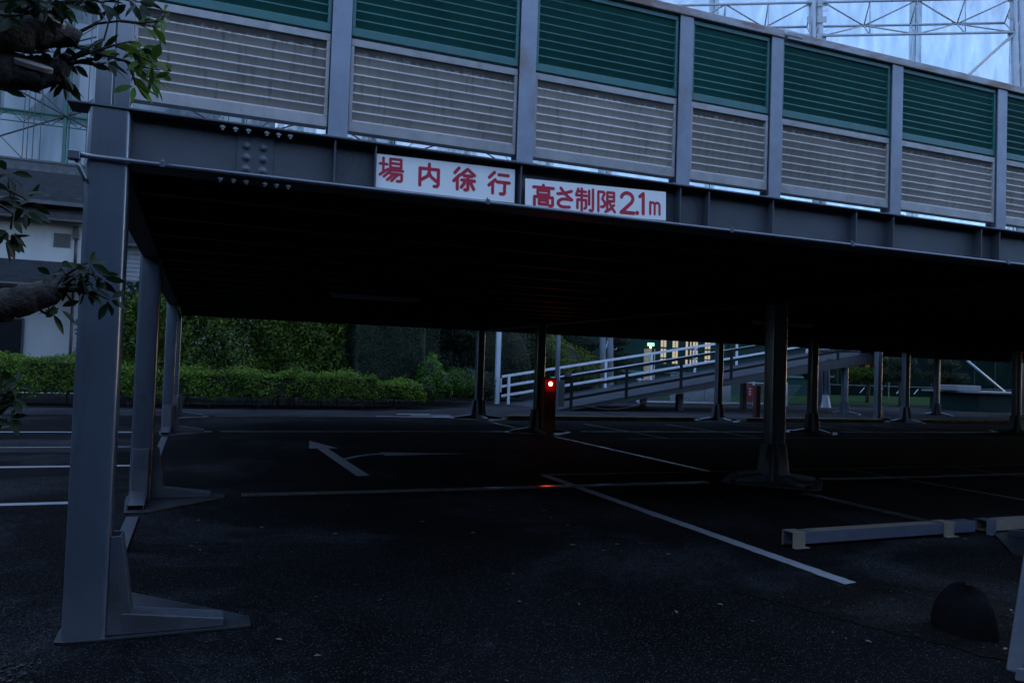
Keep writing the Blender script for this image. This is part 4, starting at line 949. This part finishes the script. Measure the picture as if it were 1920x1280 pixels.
# nearer green frame net on the left and behind everything
def net(name, label, a, b, z0, z1, M, seams=(), group=None):
    t = thing(name, label, 'netting', (*a, 0), group)
    a = Vector((*a, 0)); b = Vector((*b, 0)); d = b-a; L = d.length; d.normalize(); n_ = Vector((d.y, -d.x, 0))
    mb = MB(); k = int(L/2.5)
    for i in range(k+1):
        p = a+d*(L*i/k)
        for j in range(7):
            z = z0+(z1-z0)*j/6; q = p+n_*(.25*math.sin(i*1.7+j*.6)); mb.v.append((q.x, q.y, z))
    for i in range(k):
        for j in range(6): mb.f.append((i*7+j, (i+1)*7+j, (i+1)*7+j+1, i*7+j+1))
    mb.build('netting', M, t, smooth=True)
    for s, wd in seams:
        p, q = a+d*s+n_*.6, a+d*(s+wd)+n_*.6
        MB().add([(p.x, p.y, z0), (q.x, q.y, z0), (q.x, q.y, z1), (p.x, p.y, z1)], [(0, 1, 2, 3)]).build('seam', NETS, t)
        m_ = (p+q)/2
        MB().tube([(m_.x, m_.y, z0), (m_.x, m_.y, z1)], .05, 5).build('cable', CABLE, t)
    return t
net('golf_net', 'teal golf range netting beyond the tiled roof', (-75, 78), (6, 78), 0, 52, NETG)
net('golf_net', 'pale golf range netting behind the white truss', (6.2, 78), (150, 78), 0, 62, NETW, ((8, 1.4), (24, 1.5), (48.5, 1.4), (80.5, 2.3), (99.8, 2.8), (122, 3)))
gf = thing('green_frame', 'green lattice frame with crossing cables holding the teal netting', 'net frame', (-10.4, 74, 0))
GX = [-52, -38.4, -24.6, -10.9, 3.0, 16.5, 30]
for x in GX:
    MB().box(x-.20, x+.06, 74-.16, 74+.16, 0, 46).box(x+.16, x+.26, 74-.16, 74+.16, 0, 46).build('pole', GREENPOLE, gf)
GZ = [8.5, 14.0, 20.9, 27.0, 33.5, 40]
for z in GZ:
    mb = MB().tube([(-60, 74, z), (36, 74, z)], .06, 5).tube([(-60, 74, z-.9), (36, 74, z-.9)], .05, 5)
    for i in range(48): x = -60+2*i; mb.add([(x, 74.05, z-.35), (x+2, 74.05, z-.35+rnd.uniform(-.15, .15)), (x+2, 74.05, z+.12), (x, 74.05, z+.12)], [(0, 1, 2, 3)]); mb.tube([(x, 74, z-.9), (x+1, 74, z)], .03, 4).tube([(x+1, 74, z), (x+2, 74, z-.9)], .03, 4)
    mb.build('lattice_girder', GREENPOLE, gf)
mb = MB()
for i in range(len(GX)-1):
    for j in range(len(GZ)-1):
        mb.tube([(GX[i], 73.8, GZ[j]), (GX[i+1], 73.8, GZ[j+1])], .07, 4).tube([(GX[i], 73.7, GZ[j+1]), (GX[i+1], 73.7, GZ[j])], .07, 4)
        xm = (GX[i]+GX[i+1])/2
        mb.tube([(GX[i], 73.75, GZ[j]), (xm, 73.75, GZ[j+1]), (GX[i+1], 73.75, GZ[j])], .04, 4)
for x in (-13.9, -13.6, -13.2, -12.7, -9.4, -27.5, -27, 1.2, 1.6, 14.4): mb.tube([(x, 73.6, 0), (x+.15, 73.6, 45)], .035, 4)
mb.build('crossing_cables', CABLE, gf)
mb = MB()
for i in range(34):
    x = -58+i*2.75+rnd.uniform(-.8, .8)
    if i % 3 == 0: mb.add([(x, 75.2, 0), (x+rnd.uniform(.4, 1.0), 75.2, 0), (x+rnd.uniform(.2, .7), 75.2, 45), (x, 75.2, 45)], [(0, 1, 2, 3)])
    else:
        for z0 in (9 if i % 2 else 11.5, 21, 30): z0 += rnd.uniform(-1, 1); mb.add([(x, 75.1, z0), (x+4.2, 75.1, z0), (x+4.2, 75.1, z0+rnd.uniform(4, 6.5))], [(0, 1, 2)])
mb.build('net_folds', NETS, gf)

# ------------------------------------------------------------------ foreground tree at the left
ft = thing('pruned_tree', 'foreground tree with thick sawn limbs and glossy leaves at the left edge', 'tree', (-2.6, 2.9, 0))
def at(px, py, y):
    """picture position on the upright plane at distance y, in metres"""
    v = rt*((px-960)/1474.84)+dn*((py-640)/1474.84)+fw
    k_ = y/v.y; return Vector((v.x*k_, y, H_EYE+v.z*k_))
trp = [at(-330, 1300, 2.9), at(-300, 800, 2.9), at(-260, 300, 2.9), at(-220, 60, 2.9), at(-150, -260, 2.95)]
trp[0].z = -.05
MB().tube(trp, [.16, .13, .12, .10, .06], 12).build('trunk', BARK, ft, smooth=True)
def limb(pts, rad, y, cuts=()):
    P = [at(a, b, y+dy) for a, b, dy in pts]
    # densify with a little wobble so the bark outline is uneven
    Q, Rr = [], []
    for i in range(len(P)-1):
        for k_ in range(5):
            t = k_/5; q = P[i].lerp(P[i+1], t); q += Vector((rnd.uniform(-1, 1), rnd.uniform(-1, 1), rnd.uniform(-1, 1)))*rad[i]*.10
            Q.append(q); Rr.append((rad[i]*(1-t)+rad[i+1]*t)*rnd.uniform(.92, 1.09))
    Q.append(P[-1]); Rr.append(rad[-1])
    o = MB().tube(Q, Rr, 14).build('limb', BARK, ft, smooth=True)
    for (a, b, c_, d_, wd) in cuts:
        p, q = at(a, b, y-.058), at(c_, d_, y-.058); up = Vector((0, -.62, .80)); ax = (q-p); L = ax.length; ax.normalize(); sd = ax.cross(up).normalized(); up = sd.cross(ax)
        mid = (p+q)/2; mb = MB(); pts_ = []
        for k_ in range(20):
            an = 2*math.pi*k_/20; pts_.append(mid+ax*(L/2*math.cos(an))+sd*(wd*math.sin(an))*(1+.1*math.sin(3*an)))
        mb.add([tuple(v) for v in pts_]+[tuple(v-up*.015) for v in pts_], [tuple(range(20)), tuple(range(39, 19, -1))]+[(i, 20+i, 20+(i+1) % 20, (i+1) % 20) for i in range(20)])
        mb.build('cut_face', CUT, o)
    return o
limb([(-260, 90, 0), (-60, 60, 0), (30, 62, 0), (90, 60, .02), (150, 76, .03)], [.075, .068, .062, .052, .028], 2.9, ((88, 28, 124, 47, .017),))
limb([(-280, 190, .05), (-60, 125, 0), (20, 133, 0), (75, 142, 0), (110, 130, .02), (128, 110, .03)], [.075, .062, .058, .048, .036, .022], 2.95, ((26, 108, 100, 130, .016),))
limb([(-300, 700, 0), (-80, 592, 0), (0, 575, 0), (50, 560, 0), (92, 548, 0), (108, 540, 0)], [.06, .050, .046, .042, .036, .022], 2.6)
limb([(-240, 60, 0), (-60, -10, 0), (40, 20, 0), (70, 10, 0)], [.06, .05, .05, .04], 3.0)
LP = []; LB = []
def twig(pts, y, r0=.006, n=6, young=0., size=.064, spread=.05):
    P = [at(a, b, y+rnd.uniform(-.05, .05)) for a, b in pts]
    MB().tube(P, [r0*(1-.6*i/(len(P)-1)) for i in range(len(P))], 5).build('twig', BARK, ft, smooth=True)
    tot = len(P)-1
    for i in range(n):
        t = (i+.6)/n*tot; k_ = min(int(t), tot-1); p = P[k_].lerp(P[k_+1], t-k_)
        d = (P[k_+1]-P[k_]).normalized()
        (LB if rnd.random() < young else LP).append((p, d, size*rnd.uniform(.7, 1.15)))
    for i in range(5): (LB if rnd.random() < young else LP).append((P[-1], (P[-1]-P[-2]).normalized(), size*rnd.uniform(.8, 1.1)))
def leaves(lst, name, M):
    mb = MB(); tone = []
    for p, d, L in lst:
        dirv = (d*.6+Vector((rnd.gauss(0, .75), rnd.gauss(0, .55), rnd.gauss(-.15, .75)))).normalized()
        s_ = dirv.cross(Vector((rnd.gauss(0, 1), rnd.gauss(-.6, .6), rnd.gauss(.5, .6)))).normalized(); n_ = s_.cross(dirv)
        wd = L*rnd.uniform(.17, .24); droop = L*rnd.uniform(.05, .22); st_ = p+dirv*.012
        prof = [(0, .10), (.18, .62), (.42, 1.0), (.66, .88), (.86, .45), (1.0, .03)]
        o = len(mb.v)
        for t, w_ in prof:
            c = st_+dirv*(L*t)-Vector((0, 0, 1))*droop*t*t
            mb.v += [tuple(c-s_*wd*w_+n_*wd*w_*.28), tuple(c), tuple(c+s_*wd*w_+n_*wd*w_*.28)]; tone += [0]*3
        for i in range(5):
            for k_ in range(2): mb.f.append((o+i*3+k_, o+i*3+k_+1, o+i*3+k_+4, o+i*3+k_+3))
        tv = rnd.uniform(.15, .95)
        tone[-18:] = [tv]*18
    o = mb.build(name, M, ft, smooth=True)
    a_ = o.data.attributes.new('tone', 'FLOAT', 'POINT'); a_.data.foreach_set('value', np.array(tone, np.float32))
Y1 = 2.95
twig([(150, 60), (180, 45), (225, 40), (290, 50)], Y1, n=4, young=.5)
twig([(225, 40), (262, 44), (296, 40), (306, 28)], Y1, n=5, young=1)
twig([(130, 112), (165, 90), (195, 75), (206, 35)], Y1, n=5, young=.05)
twig([(125, 115), (165, 100), (215, 85), (245, 78), (262, 90)], Y1, n=7, young=.6)
twig([(145, 88), (190, 103), (235, 115), (275, 128), (300, 132)], Y1, n=8, young=.85)
twig([(235, 115), (262, 130), (285, 150)], Y1, n=5, young=1)
twig([(215, 85), (250, 100), (285, 118)], Y1, n=6, young=.9)
twig([(240, 118), (250, 145), (254, 160)], Y1, n=4, young=.9)
twig([(130, 120), (150, 118), (175, 122), (200, 118)], Y1, n=7)
for pts in ([(60, 20), (110, 5), (150, 0)], [(115, 22), (140, 12), (160, -5), (190, 5)], [(150, -10), (190, 5), (235, -5), (260, 5)], [(20, -5), (60, 8), (100, -2)], [(0, 40), (30, 20), (50, 0)],
            [(120, 20), (113, 60), (112, 105)], [(-20, 160), (10, 170), (30, 160)], [(90, 95), (60, 100), (20, 95)], [(80, 105), (70, 110), (50, 98)], [(0, 10), (40, -8), (90, 8)], [(70, 30), (100, 22), (125, 5)],
            [(120, 125), (115, 140), (118, 150)]):
    twig(pts, Y1, n=5)
for pts in ([(-40, 10), (20, 0), (70, 4)], [(-30, 25), (30, 30), (80, 20)], [(-20, -20), (60, -15), (130, -25)], [(40, 5), (80, -5), (110, 10)]): twig(pts, 2.85, n=8)
# second bough
for pts in ([(100, 540), (125, 515), (150, 498), (165, 492)], [(105, 545), (140, 520), (165, 512), (190, 522)], [(105, 545), (145, 545), (180, 550), (205, 562)], [(60, 570), (85, 588), (110, 578)], [(125, 515), (118, 502), (100, 520)], [(110, 540), (140, 535), (160, 540)], [(120, 520), (150, 515), (175, 535)]):
    twig(pts, 2.6, n=5, young=.0, size=.052)
# dark sprays at the left edge
for pts in ([(-60, 350), (-10, 345), (30, 362), (50, 375)], [(-60, 390), (0, 385), (25, 400), (20, 430)], [(-40, 330), (0, 330), (15, 325)], [(-30, 370), (10, 378), (45, 395)], [(-50, 420), (-10, 430), (8, 445)]):
    twig(pts, 2.3, n=2, size=.05)
for pts in ([(-60, 780), (-10, 745), (20, 730), (30, 722)], [(-50, 800), (0, 775), (30, 750)], [(-40, 740), (0, 735), (25, 742)], [(-40, 810), (0, 800), (14, 785)]):
    twig(pts, 2.6, n=3, size=.05)
leaves(LP, 'leaves', L_NEAR)
leaves(LB, 'young_leaves', L_NEARB)
